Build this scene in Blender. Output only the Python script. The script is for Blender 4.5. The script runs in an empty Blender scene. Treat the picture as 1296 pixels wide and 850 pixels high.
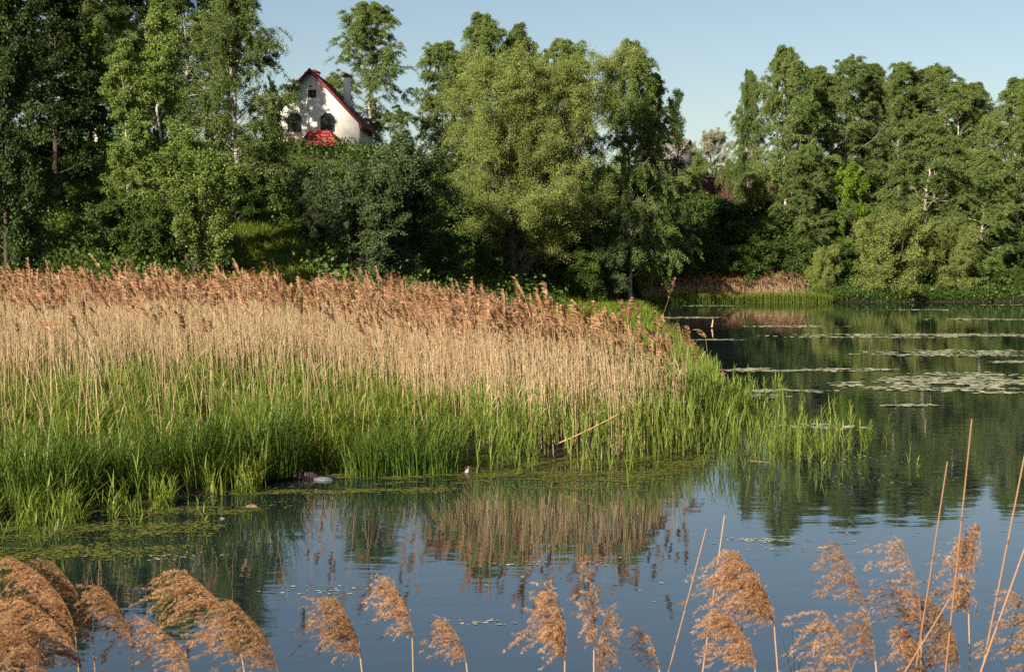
import bpy, math
import numpy as np
from mathutils import Vector

# ------------------------------------------------------------------ camera, sky, sun, exposure
scene = bpy.context.scene
COL = scene.collection
R = math.radians

CAM_H = 3.84
F = 1800.0
PITCH = math.atan(102 / 1800)
cam_data = bpy.data.cameras.new("camera")
cam_data.sensor_width = 36.0
cam_data.lens = 50.0
cam_data.clip_start = 0.1
cam_data.clip_end = 4000
cam_data.dof.use_dof = True
cam_data.dof.focus_distance = 38.0
cam_data.dof.aperture_fstop = 9.0
cam = bpy.data.objects.new("camera", cam_data)
COL.objects.link(cam)
cam.location = (0, 0, CAM_H)
cam.rotation_euler = (R(90) - PITCH, 0, 0)
scene.camera = cam

SUN_EL = R(23)
TO_SUN_H = np.array([-0.56, -0.829])
sun_az = math.atan2(TO_SUN_H[0], TO_SUN_H[1])
world = bpy.data.worlds.new("World")
scene.world = world
world.use_nodes = True
wn = world.node_tree.nodes
wl = world.node_tree.links
wn.clear()
sky = wn.new("ShaderNodeTexSky")
sky.sky_type = 'NISHITA'
sky.sun_disc = False
sky.sun_elevation = SUN_EL
sky.sun_rotation = sun_az
sky.altitude = 150
sky.air_density = 1.0
sky.dust_density = 1.0
sky.ozone_density = 0.4
bg = wn.new("ShaderNodeBackground")
bg.inputs["Strength"].default_value = 0.0505
wo = wn.new("ShaderNodeOutputWorld")
wl.new(sky.outputs[0], bg.inputs[0])
wl.new(bg.outputs[0], wo.inputs[0])

sun_data = bpy.data.lights.new("sun", 'SUN')
sun_data.energy = 5.0
sun_data.angle = R(0.55)
sun_data.color = (1.0, 0.90, 0.74)
sun = bpy.data.objects.new("sun", sun_data)
COL.objects.link(sun)
to_sun = Vector((TO_SUN_H[0] * math.cos(SUN_EL), TO_SUN_H[1] * math.cos(SUN_EL), math.sin(SUN_EL)))
sun.rotation_euler = (-to_sun).to_track_quat('-Z', 'Y').to_euler()
sun.location = (-60, -45, 60)

vs = scene.view_settings
scene.display_settings.display_device = 'sRGB'
vs.view_transform = 'Standard'
vs.look = 'None'
vs.exposure = 1.15
vs.gamma = 1.0
vs.use_curve_mapping = False
cy = scene.cycles
cy.max_bounces = 6
cy.diffuse_bounces = 3
cy.glossy_bounces = 3
cy.transmission_bounces = 3
cy.transparent_max_bounces = 4
cy.caustics_reflective = False
cy.caustics_refractive = False
cy.use_denoising = False

RNG = np.random.default_rng(7)


def P(px, py, d):
    """point at distance Y = d behind photo pixel (px, py)"""
    u = (px - 648) / F
    v = (425 - py) / F
    cp, sp = math.cos(PITCH), math.sin(PITCH)
    dy = cp + v * sp
    dz = -sp + v * cp
    t = d / dy
    return np.array([u * t, d, CAM_H + dz * t])


def G(px, py):
    """point on the water plane seen at (px, py)"""
    v = (425 - py) / F
    cp, sp = math.cos(PITCH), math.sin(PITCH)
    t = CAM_H / (sp - v * cp)
    return np.array([(px - 648) / F * t, (cp + v * sp) * t, 0.0])


def smooth(t):
    t = np.clip(t, 0, 1)
    return t * t * (3 - 2 * t)


# ------------------------------------------------------------------ mesh helpers
def make_mesh(name, V, Q, mats, midx=None, tint=None):
    V = np.asarray(V, np.float32)
    Q = np.asarray(Q, np.int32)
    me = bpy.data.meshes.new(name)
    me.vertices.add(len(V))
    me.vertices.foreach_set("co", V.ravel())
    me.loops.add(Q.size)
    me.loops.foreach_set("vertex_index", Q.ravel())
    me.polygons.add(len(Q))
    me.polygons.foreach_set("loop_start", np.arange(0, Q.size, Q.shape[1], dtype=np.int32))
    for m in mats:
        me.materials.append(m)
    if midx is not None:
        me.polygons.foreach_set("material_index", np.asarray(midx, np.int32))
    if tint is not None:
        a = me.attributes.new("tint", 'FLOAT', 'FACE')
        a.data.foreach_set("value", np.asarray(tint, np.float32))
    me.update(calc_edges=True)
    return me


def link(name, me, parent=None, loc=None):
    o = bpy.data.objects.new(name, me)
    COL.objects.link(o)
    if parent is not None:
        o.parent = parent
    if loc is not None:
        o.location = [float(c) for c in loc]
    return o


def tag(o, label, cat, group=None):
    o["label"] = label
    o["category"] = cat
    if group:
        o["group"] = group
    return o


def empty(name, loc, label, cat, group=None, rz=0.0):
    o = bpy.data.objects.new(name, None)
    COL.objects.link(o)
    o.empty_display_size = 0.3
    o.location = [float(c) for c in loc]
    o.rotation_euler = (0, 0, rz)
    return tag(o, label, cat, group)


class MB:
    """collects quads"""

    def __init__(self):
        self.V, self.Q, self.M, self.T, self.n = [], [], [], [], 0

    def add(self, V, Q, mat=0, tint=0.5):
        V = np.asarray(V, float)
        Q = np.asarray(Q, int)
        self.V.append(V)
        self.Q.append(Q + self.n)
        self.M.append(np.full(len(Q), mat) if np.isscalar(mat) else np.asarray(mat))
        self.T.append(np.full(len(Q), tint) if np.isscalar(tint) else np.asarray(tint))
        self.n += len(V)

    def arrays(self):
        return (np.concatenate(self.V), np.concatenate(self.Q), np.concatenate(self.M), np.concatenate(self.T))

    def mesh(self, name, mats):
        V, Q, M, T = self.arrays()
        return make_mesh(name, V, Q, mats, M, T)

    def box(self, a, b, mat=0, tint=0.5):
        x0, y0, z0 = a
        x1, y1, z1 = b
        V = [(x0, y0, z0), (x1, y0, z0), (x1, y1, z0), (x0, y1, z0), (x0, y0, z1), (x1, y0, z1), (x1, y1, z1), (x0, y1, z1)]
        Qs = [(0, 3, 2, 1), (4, 5, 6, 7), (0, 1, 5, 4), (1, 2, 6, 5), (2, 3, 7, 6), (3, 0, 4, 7)]
        self.add(V, Qs, mat, tint)

    def prism(self, pts, y0, y1, mat=0):
        """outline pts (x, z), even count, extruded along y; end caps as quad strips"""
        n = len(pts)
        V = [(x, y0, z) for x, z in pts] + [(x, y1, z) for x, z in pts]
        Qs = [(i, (i + 1) % n, (i + 1) % n + n, i + n) for i in range(n)]
        for i in range(n // 2 - 1):
            q = (i, i + 1, n - 2 - i, n - 1 - i)
            Qs.append(q[::-1])
            Qs.append(tuple(k + n for k in q))
        self.add(V, Qs, mat)


def tube(pts, radii, n=5):
    pts = np.asarray(pts, float)
    k = len(pts)
    radii = np.broadcast_to(radii, (k,))
    tan = np.gradient(pts, axis=0)
    tan /= np.linalg.norm(tan, axis=1, keepdims=True) + 1e-9
    ref = np.array([1.0, 0, 0]) if abs(tan[0, 2]) > 0.7 else np.array([0, 0, 1.0])
    a = np.cross(tan, ref)
    a /= np.linalg.norm(a, axis=1, keepdims=True) + 1e-9
    b = np.cross(tan, a)
    th = np.linspace(0, 2 * np.pi, n, endpoint=False)
    V = pts[:, None] + radii[:, None, None] * (a[:, None] * np.cos(th)[None, :, None] + b[:, None] * np.sin(th)[None, :, None])
    V = V.reshape(-1, 3)
    i = np.arange(k - 1)[:, None] * n
    j = np.arange(n)[None]
    j2 = (j + 1) % n
    Q = np.stack([i + j, i + j2, i + n + j2, i + n + j], -1).reshape(-1, 4)
    return V, Q


def scatter(templates, which, pos, rotz, scale, lean=None, tint=None):
    """bake copies of quad templates into one array set; lean = horizontal shift per unit height squared"""
    Vs, Qs, Ms, Ts, n = [], [], [], [], 0
    if tint is None:
        tint = np.full(len(pos), 0.5)
    for k, (tv, tq, tm, tt) in enumerate(templates):
        s = np.where(which == k)[0]
        if len(s) == 0:
            continue
        c, sn = np.cos(rotz[s])[:, None], np.sin(rotz[s])[:, None]
        sc = scale[s]
        if sc.ndim == 1:
            sc = np.repeat(sc[:, None], 3, 1)
        x, y, z = tv[:, 0][None], tv[:, 1][None], tv[:, 2][None]
        X = (x * c - y * sn) * sc[:, :1]
        Y = (x * sn + y * c) * sc[:, 1:2]
        Z = z * sc[:, 2:3]
        if lean is not None:
            X = X + lean[s, :1] * Z * np.abs(Z)
            Y = Y + lean[s, 1:2] * Z * np.abs(Z)
        V = np.stack([X + pos[s, :1], Y + pos[s, 1:2], Z + pos[s, 2:3]], -1).reshape(-1, 3)
        Q = (tq[None] + (np.arange(len(s)) * len(tv))[:, None, None]).reshape(-1, 4) + n
        Vs.append(V)
        Qs.append(Q)
        Ms.append(np.tile(tm, len(s)))
        Ts.append((0.55 * tt[None] + 0.45 * tint[s][:, None]).ravel())
        n += len(V)
    return np.concatenate(Vs), np.concatenate(Qs), np.concatenate(Ms), np.concatenate(Ts)


# ------------------------------------------------------------------ materials
def new_mat(name):
    m = bpy.data.materials.new(name)
    m.use_nodes = True
    nt = m.node_tree
    nt.nodes.clear()
    return m, nt.nodes, nt.links


def ramp(nodes, stops):
    r = nodes.new("ShaderNodeValToRGB")
    e = r.color_ramp.elements
    e[0].position, e[0].color = stops[0][0], (*stops[0][1], 1)
    e[1].position, e[1].color = stops[-1][0], (*stops[-1][1], 1)
    for p, c in stops[1:-1]:
        k = e.new(p)
        k.color = (*c, 1)
    return r


def leaf_mat(name, stops, trans=0.3, gloss=0.0, rough=0.45, obj_var=0.25):
    m, N, L = new_mat(name)
    at = N.new("ShaderNodeAttribute")
    at.attribute_name = "tint"
    rp = ramp(N, stops)
    L.new(at.outputs["Fac"], rp.inputs[0])
    col = rp.outputs[0]
    if obj_var:
        oi = N.new("ShaderNodeObjectInfo")
        mr = N.new("ShaderNodeMapRange")
        mr.inputs["To Min"].default_value = 1 - obj_var
        mr.inputs["To Max"].default_value = 1 + obj_var
        L.new(oi.outputs["Random"], mr.inputs["Value"])
        hs = N.new("ShaderNodeHueSaturation")
        L.new(mr.outputs[0], hs.inputs["Value"])
        L.new(col, hs.inputs["Color"])
        col = hs.outputs[0]
    d = N.new("ShaderNodeBsdfDiffuse")
    t = N.new("ShaderNodeBsdfTranslucent")
    mx = N.new("ShaderNodeMixShader")
    mx.inputs[0].default_value = trans
    L.new(col, d.inputs[0])
    L.new(col, t.inputs[0])
    L.new(d.outputs[0], mx.inputs[1])
    L.new(t.outputs[0], mx.inputs[2])
    out = N.new("ShaderNodeOutputMaterial")
    sh = mx.outputs[0]
    if gloss:
        g = N.new("ShaderNodeBsdfGlossy")
        g.inputs["Roughness"].default_value = rough
        g.inputs["Color"].default_value = (0.9, 0.9, 0.85, 1)
        m2 = N.new("ShaderNodeMixShader")
        m2.inputs[0].default_value = gloss
        L.new(sh, m2.inputs[1])
        L.new(g.outputs[0], m2.inputs[2])
        sh = m2.outputs[0]
    L.new(sh, out.inputs[0])
    return m


def plain_mat(name, c1, c2=None, scale=4.0, rough=0.8, bump=0.0, detail=4.0, stretch=None):
    m, N, L = new_mat(name)
    b = N.new("ShaderNodeBsdfPrincipled")
    b.inputs["Roughness"].default_value = rough
    b.inputs["Specular IOR Level"].default_value = 0.3
    out = N.new("ShaderNodeOutputMaterial")
    L.new(b.outputs[0], out.inputs[0])
    if c2 is None:
        c2 = tuple(c * 0.7 for c in c1)
    tc = N.new("ShaderNodeTexCoord")
    mp = N.new("ShaderNodeMapping")
    if stretch:
        mp.inputs["Scale"].default_value = stretch
    L.new(tc.outputs["Object"], mp.inputs[0])
    nz = N.new("ShaderNodeTexNoise")
    nz.inputs["Scale"].default_value = scale
    nz.inputs["Detail"].default_value = detail
    L.new(mp.outputs[0], nz.inputs["Vector"])
    rp = ramp(N, [(0.35, c2), (0.65, c1)])
    L.new(nz.outputs["Fac"], rp.inputs[0])
    L.new(rp.outputs[0], b.inputs["Base Color"])
    if bump:
        bp = N.new("ShaderNodeBump")
        bp.inputs["Strength"].default_value = bump
        bp.inputs["Distance"].default_value = 0.05
        L.new(nz.outputs["Fac"], bp.inputs["Height"])
        L.new(bp.outputs[0], b.inputs["Normal"])
    return m


M_BIRCH = leaf_mat("birch_leaves", [(0.0, (0.062, 0.100, 0.024)), (0.55, (0.138, 0.192, 0.046)), (1.0, (0.225, 0.272, 0.088))], 0.35, 0.012, 0.5, obj_var=0.18)
M_BIRCH_Y = leaf_mat("young_birch_leaves", [(0.0, (0.075, 0.120, 0.024)), (0.55, (0.158, 0.222, 0.046)), (1.0, (0.250, 0.300, 0.085))], 0.36, 0.012, 0.5, obj_var=0.1)
M_WILLOW = leaf_mat("willow_leaves", [(0.0, (0.088, 0.120, 0.027)), (0.55, (0.190, 0.228, 0.056)), (1.0, (0.295, 0.320, 0.108))], 0.30, 0.012, 0.5, obj_var=0.1)
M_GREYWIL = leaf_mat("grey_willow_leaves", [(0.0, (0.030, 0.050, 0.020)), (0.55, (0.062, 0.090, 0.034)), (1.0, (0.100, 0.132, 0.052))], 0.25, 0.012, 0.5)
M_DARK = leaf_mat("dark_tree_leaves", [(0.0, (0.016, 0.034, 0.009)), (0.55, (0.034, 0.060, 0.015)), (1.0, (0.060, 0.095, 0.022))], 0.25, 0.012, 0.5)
M_MAPLE = leaf_mat("maple_leaves", [(0.0, (0.060, 0.120, 0.010)), (0.55, (0.120, 0.200, 0.014)), (1.0, (0.190, 0.260, 0.024))], 0.38, 0.012, 0.5, obj_var=0.1)
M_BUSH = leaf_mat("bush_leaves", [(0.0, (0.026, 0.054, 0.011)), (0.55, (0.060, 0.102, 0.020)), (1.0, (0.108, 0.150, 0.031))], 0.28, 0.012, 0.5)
M_BLOSSOM = leaf_mat("blossom", [(0.0, (0.12, 0.13, 0.055)), (0.4, (0.24, 0.23, 0.13)), (1.0, (0.50, 0.47, 0.34))], 0.25, 0.0, obj_var=0.0)
M_BARK = plain_mat("dark_bark", (0.075, 0.058, 0.042), (0.03, 0.024, 0.018), 3, 0.9, 0.5, stretch=(3, 3, 0.5))
M_BBARK = plain_mat("birch_bark", (0.52, 0.47, 0.40), (0.10, 0.08, 0.07), 2.2, 0.8, 0.2, stretch=(1.0, 1.0, 3.0))

M_REED = leaf_mat("dry_reed_straw", [(0.0, (0.29, 0.190, 0.102)), (0.5, (0.49, 0.345, 0.195)), (1.0, (0.71, 0.545, 0.345))], 0.2, 0.01, obj_var=0.0)
M_PANICLE = leaf_mat("dry_reed_plume", [(0.0, (0.165, 0.074, 0.030)), (0.5, (0.320, 0.165, 0.074)), (1.0, (0.60, 0.38, 0.21))], 0.35, 0.01, obj_var=0.22)
M_HEAD = leaf_mat("dry_reed_head", [(0.0, (0.215, 0.108, 0.056)), (0.5, (0.385, 0.212, 0.115)), (1.0, (0.61, 0.40, 0.25))], 0.3, 0.01, obj_var=0.0)
M_STALK = leaf_mat("dry_stalk", [(0.0, (0.13, 0.060, 0.032)), (0.5, (0.29, 0.155, 0.080)), (1.0, (0.56, 0.37, 0.20))], 0.05, 0.03, obj_var=0.1)
M_SHOOT = leaf_mat("green_reed_leaf", [(0.0, (0.200, 0.150, 0.060)), (0.14, (0.075, 0.110, 0.018)), (0.5, (0.150, 0.205, 0.030)), (1.0, (0.290, 0.325, 0.080))], 0.35, 0.012, obj_var=0.0)
M_GRASS = leaf_mat("marsh_grass", [(0.0, (0.220, 0.160, 0.065)), (0.14, (0.065, 0.105, 0.012)), (0.5, (0.145, 0.195, 0.022)), (1.0, (0.290, 0.305, 0.065))], 0.35, 0.01, obj_var=0.0)
M_SEDGE = leaf_mat("sedge_blade", [(0.0, (0.026, 0.056, 0.008)), (0.5, (0.055, 0.105, 0.013)), (1.0, (0.125, 0.175, 0.030))], 0.25, 0.012, obj_var=0.1)
M_PAD = leaf_mat("lily_pad", [(0.0, (0.15, 0.17, 0.08)), (0.5, (0.34, 0.34, 0.20)), (1.0, (0.50, 0.46, 0.32))], 0.0, 0.14, 0.35, obj_var=0.0)
M_WEED = leaf_mat("duckweed", [(0.0, (0.045, 0.055, 0.012)), (0.5, (0.110, 0.120, 0.022)), (1.0, (0.21, 0.20, 0.040))], 0.0, 0.04, 0.4, obj_var=0.0)


# ------------------------------------------------------------------ terrain
_yf = np.array([[-400, 4], [-40, 12], [-7, 18.8], [-5.6, 20.2], [-4.2, 21.8], [-4.0, 24.3], [-1.2, 24.5], [-0.69, 25.7], [0.72, 25], [2.1, 25.1],
                [3.47, 26.9], [4.87, 31], [5.9, 39], [6.3, 47], [7.2, 64.6], [9.3, 90], [9.7, 112], [12, 115], [20, 118.5], [26, 117.5], [40, 118], [60, 116], [120, 110], [400, 80]])
_ys = np.array([[-400, 10], [-200, 25], [-60, 45], [-40, 52], [-25, 58], [-12, 68], [-4, 84], [2, 97], [8.5, 109], [12, 117.5], [20, 120], [26, 117.2], [40, 117.7], [60, 115.7], [120, 109.7], [400, 80.2]])


def front_edge(X):
    return np.interp(X, _yf[:, 0], _yf[:, 1])


def bank_edge(X):
    return np.interp(X, _ys[:, 0], _ys[:, 1])


def ground_z(X, Y):
    X = np.asarray(X, float)
    Y = np.asarray(Y, float)
    m = Y - front_edge(X)
    z = -0.9 + smooth((m + 3.5) / 3.5) * 0.62 + smooth(m / 2.5) * 0.36
    z = z + 0.45 * smooth((-X - 0.5) / 6) * smooth((Y - 26) / 12)
    s = Y - bank_edge(X)
    w = smooth((X + 4) / 18)
    A = 14.0 * (1 - w) + 11.0 * w
    Ln = 86.0 * (1 - w) + 34.0 * w
    bank = np.where(s > 0, 0.25 + 0.5 * smooth(s / 4) + A * smooth(s / Ln), -9)
    bump = 0.25 * np.sin(X * 0.31 + 1.3 * np.sin(Y * 0.17)) * np.sin(Y * 0.23 + X * 0.11) * smooth(s / 8)
    z = np.maximum(z, bank + bump)
    near = 2.15 * (1 - smooth((Y - 1.0) / 6.5)) - 0.75
    z = np.maximum(z, near)
    return z


def build_ground():
    xs = np.concatenate([[-900, -500, -300, -200, -150, -120, -100, -85], np.arange(-75, -20, 1.5), np.arange(-20, 14, 0.5), np.arange(14, 80, 1.5), [85, 100, 120, 150, 200, 300, 500, 900]])
    ys = np.concatenate([[-300, -100, -40, -20], np.arange(-10, 16, 1.0), np.arange(16, 70, 0.6), np.arange(70, 200, 1.6), [205, 215, 230, 260, 320, 420, 600, 900, 1500]])
    X, Y = np.meshgrid(xs, ys)
    V = np.stack([X, Y, ground_z(X, Y)], -1).reshape(-1, 3)
    nx, ny = len(xs), len(ys)
    i = np.arange(ny - 1)[:, None] * nx + np.arange(nx - 1)[None]
    Q = np.stack([i, i + 1, i + nx + 1, i + nx], -1).reshape(-1, 4)
    m, N, L = new_mat("bank_ground")
    b = N.new("ShaderNodeBsdfPrincipled")
    b.inputs["Roughness"].default_value = 0.95
    b.inputs["Specular IOR Level"].default_value = 0.1
    tc = N.new("ShaderNodeTexCoord")
    n1 = N.new("ShaderNodeTexNoise")
    n1.inputs["Scale"].default_value = 0.22
    n1.inputs["Detail"].default_value = 6
    n2 = N.new("ShaderNodeTexNoise")
    n2.inputs["Scale"].default_value = 6.0
    n2.inputs["Detail"].default_value = 5
    L.new(tc.outputs["Object"], n1.inputs["Vector"])
    L.new(tc.outputs["Object"], n2.inputs["Vector"])
    r1 = ramp(N, [(0.38, (0.040, 0.032, 0.020)), (0.48, (0.055, 0.075, 0.018)), (0.70, (0.10, 0.145, 0.022))])
    r2 = ramp(N, [(0.3, (0.45, 0.45, 0.45)), (0.7, (1.1, 1.1, 1.1))])
    mu = N.new("ShaderNodeMixRGB")
    mu.blend_type = 'MULTIPLY'
    mu.inputs[0].default_value = 1
    L.new(n1.outputs["Fac"], r1.inputs[0])
    L.new(n2.outputs["Fac"], r2.inputs[0])
    L.new(r1.outputs[0], mu.inputs[1])
    L.new(r2.outputs[0], mu.inputs[2])
    sp = N.new("ShaderNodeSeparateXYZ")
    L.new(tc.outputs["Object"], sp.inputs[0])
    mr = N.new("ShaderNodeMapRange")
    mr.inputs["From Min"].default_value = 0.35
    mr.inputs["From Max"].default_value = 0.9
    L.new(sp.outputs["Z"], mr.inputs["Value"])
    mud = N.new("ShaderNodeMixRGB")
    mud.inputs[1].default_value = (0.035, 0.028, 0.018, 1)
    L.new(mr.outputs[0], mud.inputs[0])
    L.new(mu.outputs[0], mud.inputs[2])
    L.new(mud.outputs[0], b.inputs["Base Color"])
    bp = N.new("ShaderNodeBump")
    bp.inputs["Strength"].default_value = 0.8
    bp.inputs["Distance"].default_value = 0.12
    L.new(n2.outputs["Fac"], bp.inputs["Height"])
    L.new(bp.outputs[0], b.inputs["Normal"])
    out = N.new("ShaderNodeOutputMaterial")
    L.new(b.outputs[0], out.inputs[0])
    me = make_mesh("ground", V, Q, [m])
    me.polygons.foreach_set("use_smooth", np.ones(len(Q), bool))
    o = link("ground", me)
    o["kind"] = "structure"


def build_water():
    m, N, L = new_mat("pond_water")
    b = N.new("ShaderNodeBsdfPrincipled")
    b.inputs["Base Color"].default_value = (0.010, 0.017, 0.019, 1)
    b.inputs["Roughness"].default_value = 0.015
    b.inputs["IOR"].default_value = 2.6
    tc = N.new("ShaderNodeTexCoord")
    hs = []
    for sc, st, det in ((0.9, (1.0, 2.2, 1), 2), (5.0, (1.0, 2.6, 1), 2)):
        mp = N.new("ShaderNodeMapping")
        mp.inputs["Scale"].default_value = st
        L.new(tc.outputs["Object"], mp.inputs[0])
        nz = N.new("ShaderNodeTexNoise")
        nz.inputs["Scale"].default_value = sc
        nz.inputs["Detail"].default_value = det
        L.new(mp.outputs[0], nz.inputs["Vector"])
        hs.append(nz)
    # breeze patches: the small ripples come and go
    pn = N.new("ShaderNodeTexNoise")
    pn.inputs["Scale"].default_value = 0.12
    L.new(tc.outputs["Object"], pn.inputs["Vector"])
    pr = N.new("ShaderNodeMapRange")
    pr.inputs["From Min"].default_value = 0.4
    pr.inputs["From Max"].default_value = 0.65
    pr.inputs["To Min"].default_value = 0.25
    pr.inputs["To Max"].default_value = 1.0
    L.new(pn.outputs["Fac"], pr.inputs["Value"])
    b1 = N.new("ShaderNodeBump")
    b1.inputs["Strength"].default_value = 1.0
    b1.inputs["Distance"].default_value = 0.003
    L.new(hs[0].outputs["Fac"], b1.inputs["Height"])
    b2 = N.new("ShaderNodeBump")
    b2.inputs["Distance"].default_value = 0.0007
    L.new(pr.outputs[0], b2.inputs["Strength"])
    L.new(hs[1].outputs["Fac"], b2.inputs["Height"])
    L.new(b1.outputs[0], b2.inputs["Normal"])
    L.new(b2.outputs[0], b.inputs["Normal"])
    out = N.new("ShaderNodeOutputMaterial")
    L.new(b.outputs[0], out.inputs[0])
    V = [(-300, -5, 0), (300, -5, 0), (300, 125, 0), (-300, 125, 0)]
    o = link("water", make_mesh("water", V, [(0, 1, 2, 3)], [m]))
    o["kind"] = "structure"


build_ground()
build_water()


# ------------------------------------------------------------------ trees
def norm(v):
    return v / (np.linalg.norm(v, axis=-1, keepdims=True) + 1e-9)


def grow(rng, p0, d0, L, n, up, wob):
    pts = [np.array(p0, float)]
    d = np.array(d0, float)
    for i in range(n):
        d = d + np.array([0, 0, up / n]) + rng.normal(0, wob, 3)
        d /= np.linalg.norm(d) + 1e-9
        pts.append(pts[-1] + d * L / n)
    return np.array(pts)


def along(pts, u):
    f = u * (len(pts) - 1)
    i = int(min(f, len(pts) - 2))
    t = f - i
    return pts[i] * (1 - t) + pts[i + 1] * t, norm(pts[i + 1] - pts[i])


def leaf_quads(rng, pos, Ln, W, down, sprd=1.0):
    n = len(pos)
    a = rng.normal(0, 1, (n, 3)) * sprd
    a[:, 2] -= down
    a = norm(a)
    r = norm(rng.normal(0, 1, (n, 3)))
    b = norm(np.cross(a, r))
    s = rng.uniform(0.65, 1.25, (n, 1))
    V = np.stack([pos, pos + a * Ln * 0.45 * s + b * W * 0.5 * s, pos + a * Ln * s, pos + a * Ln * 0.45 * s - b * W * 0.5 * s], 1).reshape(-1, 3)
    Q = np.arange(n * 4).reshape(n, 4)
    return V, Q


def make_tree(name, seed, H, Rc, cb, prof, n_limb, el, up, n_sub, sub_len, n_twig, twig_len, droop, n_leaf, leaf, down, trunk_r, mats, stems=((0, 0),), limb_drop=0.0, jit=0.10, base_split=0.0):
    rng = np.random.default_rng(seed)
    wood = MB()
    S, D, TL, TC = [], [], [], []
    for (lx, ly) in stems:
        Hs = H * (1.0 if len(stems) == 1 else rng.uniform(0.82, 1.0))
        pts = [np.array([rng.normal(0, 0.12) * (len(stems) > 1), rng.normal(0, 0.12) * (len(stems) > 1), -0.4])]
        for i in range(1, 11):
            f = i / 10
            pts.append(np.array([lx * Hs * f ** 0.8 + rng.normal(0, 0.012) * H * f, ly * Hs * f ** 0.8 + rng.normal(0, 0.012) * H * f, Hs * f]))
        pts = np.array(pts)
        rad = trunk_r * (1 - np.linspace(0, 1, 11)) ** 0.85 + 0.012
        rad[0] *= 1.3
        wood.add(*tube(pts, rad, 7))
        for i in range(n_limb):
            u = cb + (1 - cb) * ((i + rng.uniform(0, 1)) / n_limb) ** 0.95
            uu = (u - cb) / (1 - cb)
            p, td = along(pts, u)
            az = i * 2.39996 + rng.normal(0, 0.5)
            Lb = Rc * prof(uu) * rng.uniform(0.6, 1.18)
            e = R(el[0] + (el[1] - el[0]) * uu + rng.normal(0, 8))
            d = np.array([math.cos(az) * math.cos(e), math.sin(az) * math.cos(e), math.sin(e)]) + 0.35 * np.array([lx, ly, 0])
            lp = grow(rng, p, d, Lb, 6, up, 0.11)
            lp[:, 2] -= limb_drop * (1 - 0.85 * uu) * Lb * np.linspace(0, 1, 7) ** 2.5
            r0 = max(0.014, trunk_r * (1 - u) ** 0.85 * 0.42)
            wood.add(*tube(lp, np.linspace(r0, 0.010, 7), 4))
            lt = rng.uniform(0, 1)
            for j in range(n_sub):
                v = rng.uniform(0.22, 1.0)
                sp, sd = along(lp, v)
                sd2 = norm(sd + rng.normal(0, 0.55, 3) + np.array([0, 0, 0.15]))
                Ls = sub_len * Rc * prof(uu) ** 0.5 * rng.uniform(0.5, 1.1) * (1.15 - 0.55 * v)
                bp = grow(rng, sp, sd2, Ls, 3, up * 0.6, 0.15)
                wood.add(*tube(bp, np.linspace(0.022, 0.008, 4), 3))
                st = 0.55 * lt + 0.45 * rng.uniform(0, 1)
                for k in range(n_twig):
                    tp, tdir = along(bp, rng.uniform(0.15, 1.0))
                    S.append(tp)
                    D.append(norm(tdir + rng.normal(0, 0.6, 3)))
                    TL.append(twig_len * rng.uniform(0.5, 1.25) * (1 - 0.5 * uu))
                    TC.append(st)
        for k in range(n_twig * 3):
            tp, tdir = along(pts, rng.uniform(0.90, 1.0))
            S.append(tp)
            D.append(norm(tdir * 0.8 + rng.normal(0, 0.45, 3)))
            TL.append(twig_len * rng.uniform(0.2, 0.5))
            TC.append(rng.uniform(0.3, 1))
    S, D, TL, TC = np.array(S), np.array(D), np.array(TL), np.array(TC)
    T = len(S)
    s = rng.uniform(0.05, 1, (T, n_leaf, 1))
    pos = S[:, None] + D[:, None] * s * TL[:, None, None]
    pos[..., 2] -= (droop * TL[:, None] * s[..., 0] ** 1.6)
    pos = (pos + rng.normal(0, jit, pos.shape)).reshape(-1, 3)
    tint = np.clip(0.55 * np.repeat(TC, n_leaf) + 0.45 * rng.uniform(0, 1, T * n_leaf), 0, 1)
    keep = pos[:, 2] > 0.15
    pos, tint = pos[keep], tint[keep]
    V, Q = leaf_quads(rng, pos, leaf[0], leaf[1], down)
    crown = make_mesh(name + "_crown", V, Q, [mats[0]], None, tint)
    top = float(np.quantile(pos[:, 2], 0.9995))
    return dict(trunk=wood.mesh(name + "_trunk", [mats[1]]), crown=crown, H=top, n=len(pos))


def p_birch(u):
    return min(1.0, 0.5 + 1.6 * u) * (1 - u) ** 0.55 + 0.07


def p_round(u):
    return 0.35 + 0.65 * math.sin(math.pi * (0.15 + 0.78 * u))


def p_cone(u):
    return 0.25 + 0.75 * (1 - u) ** 0.7


PROTO = {}


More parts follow.
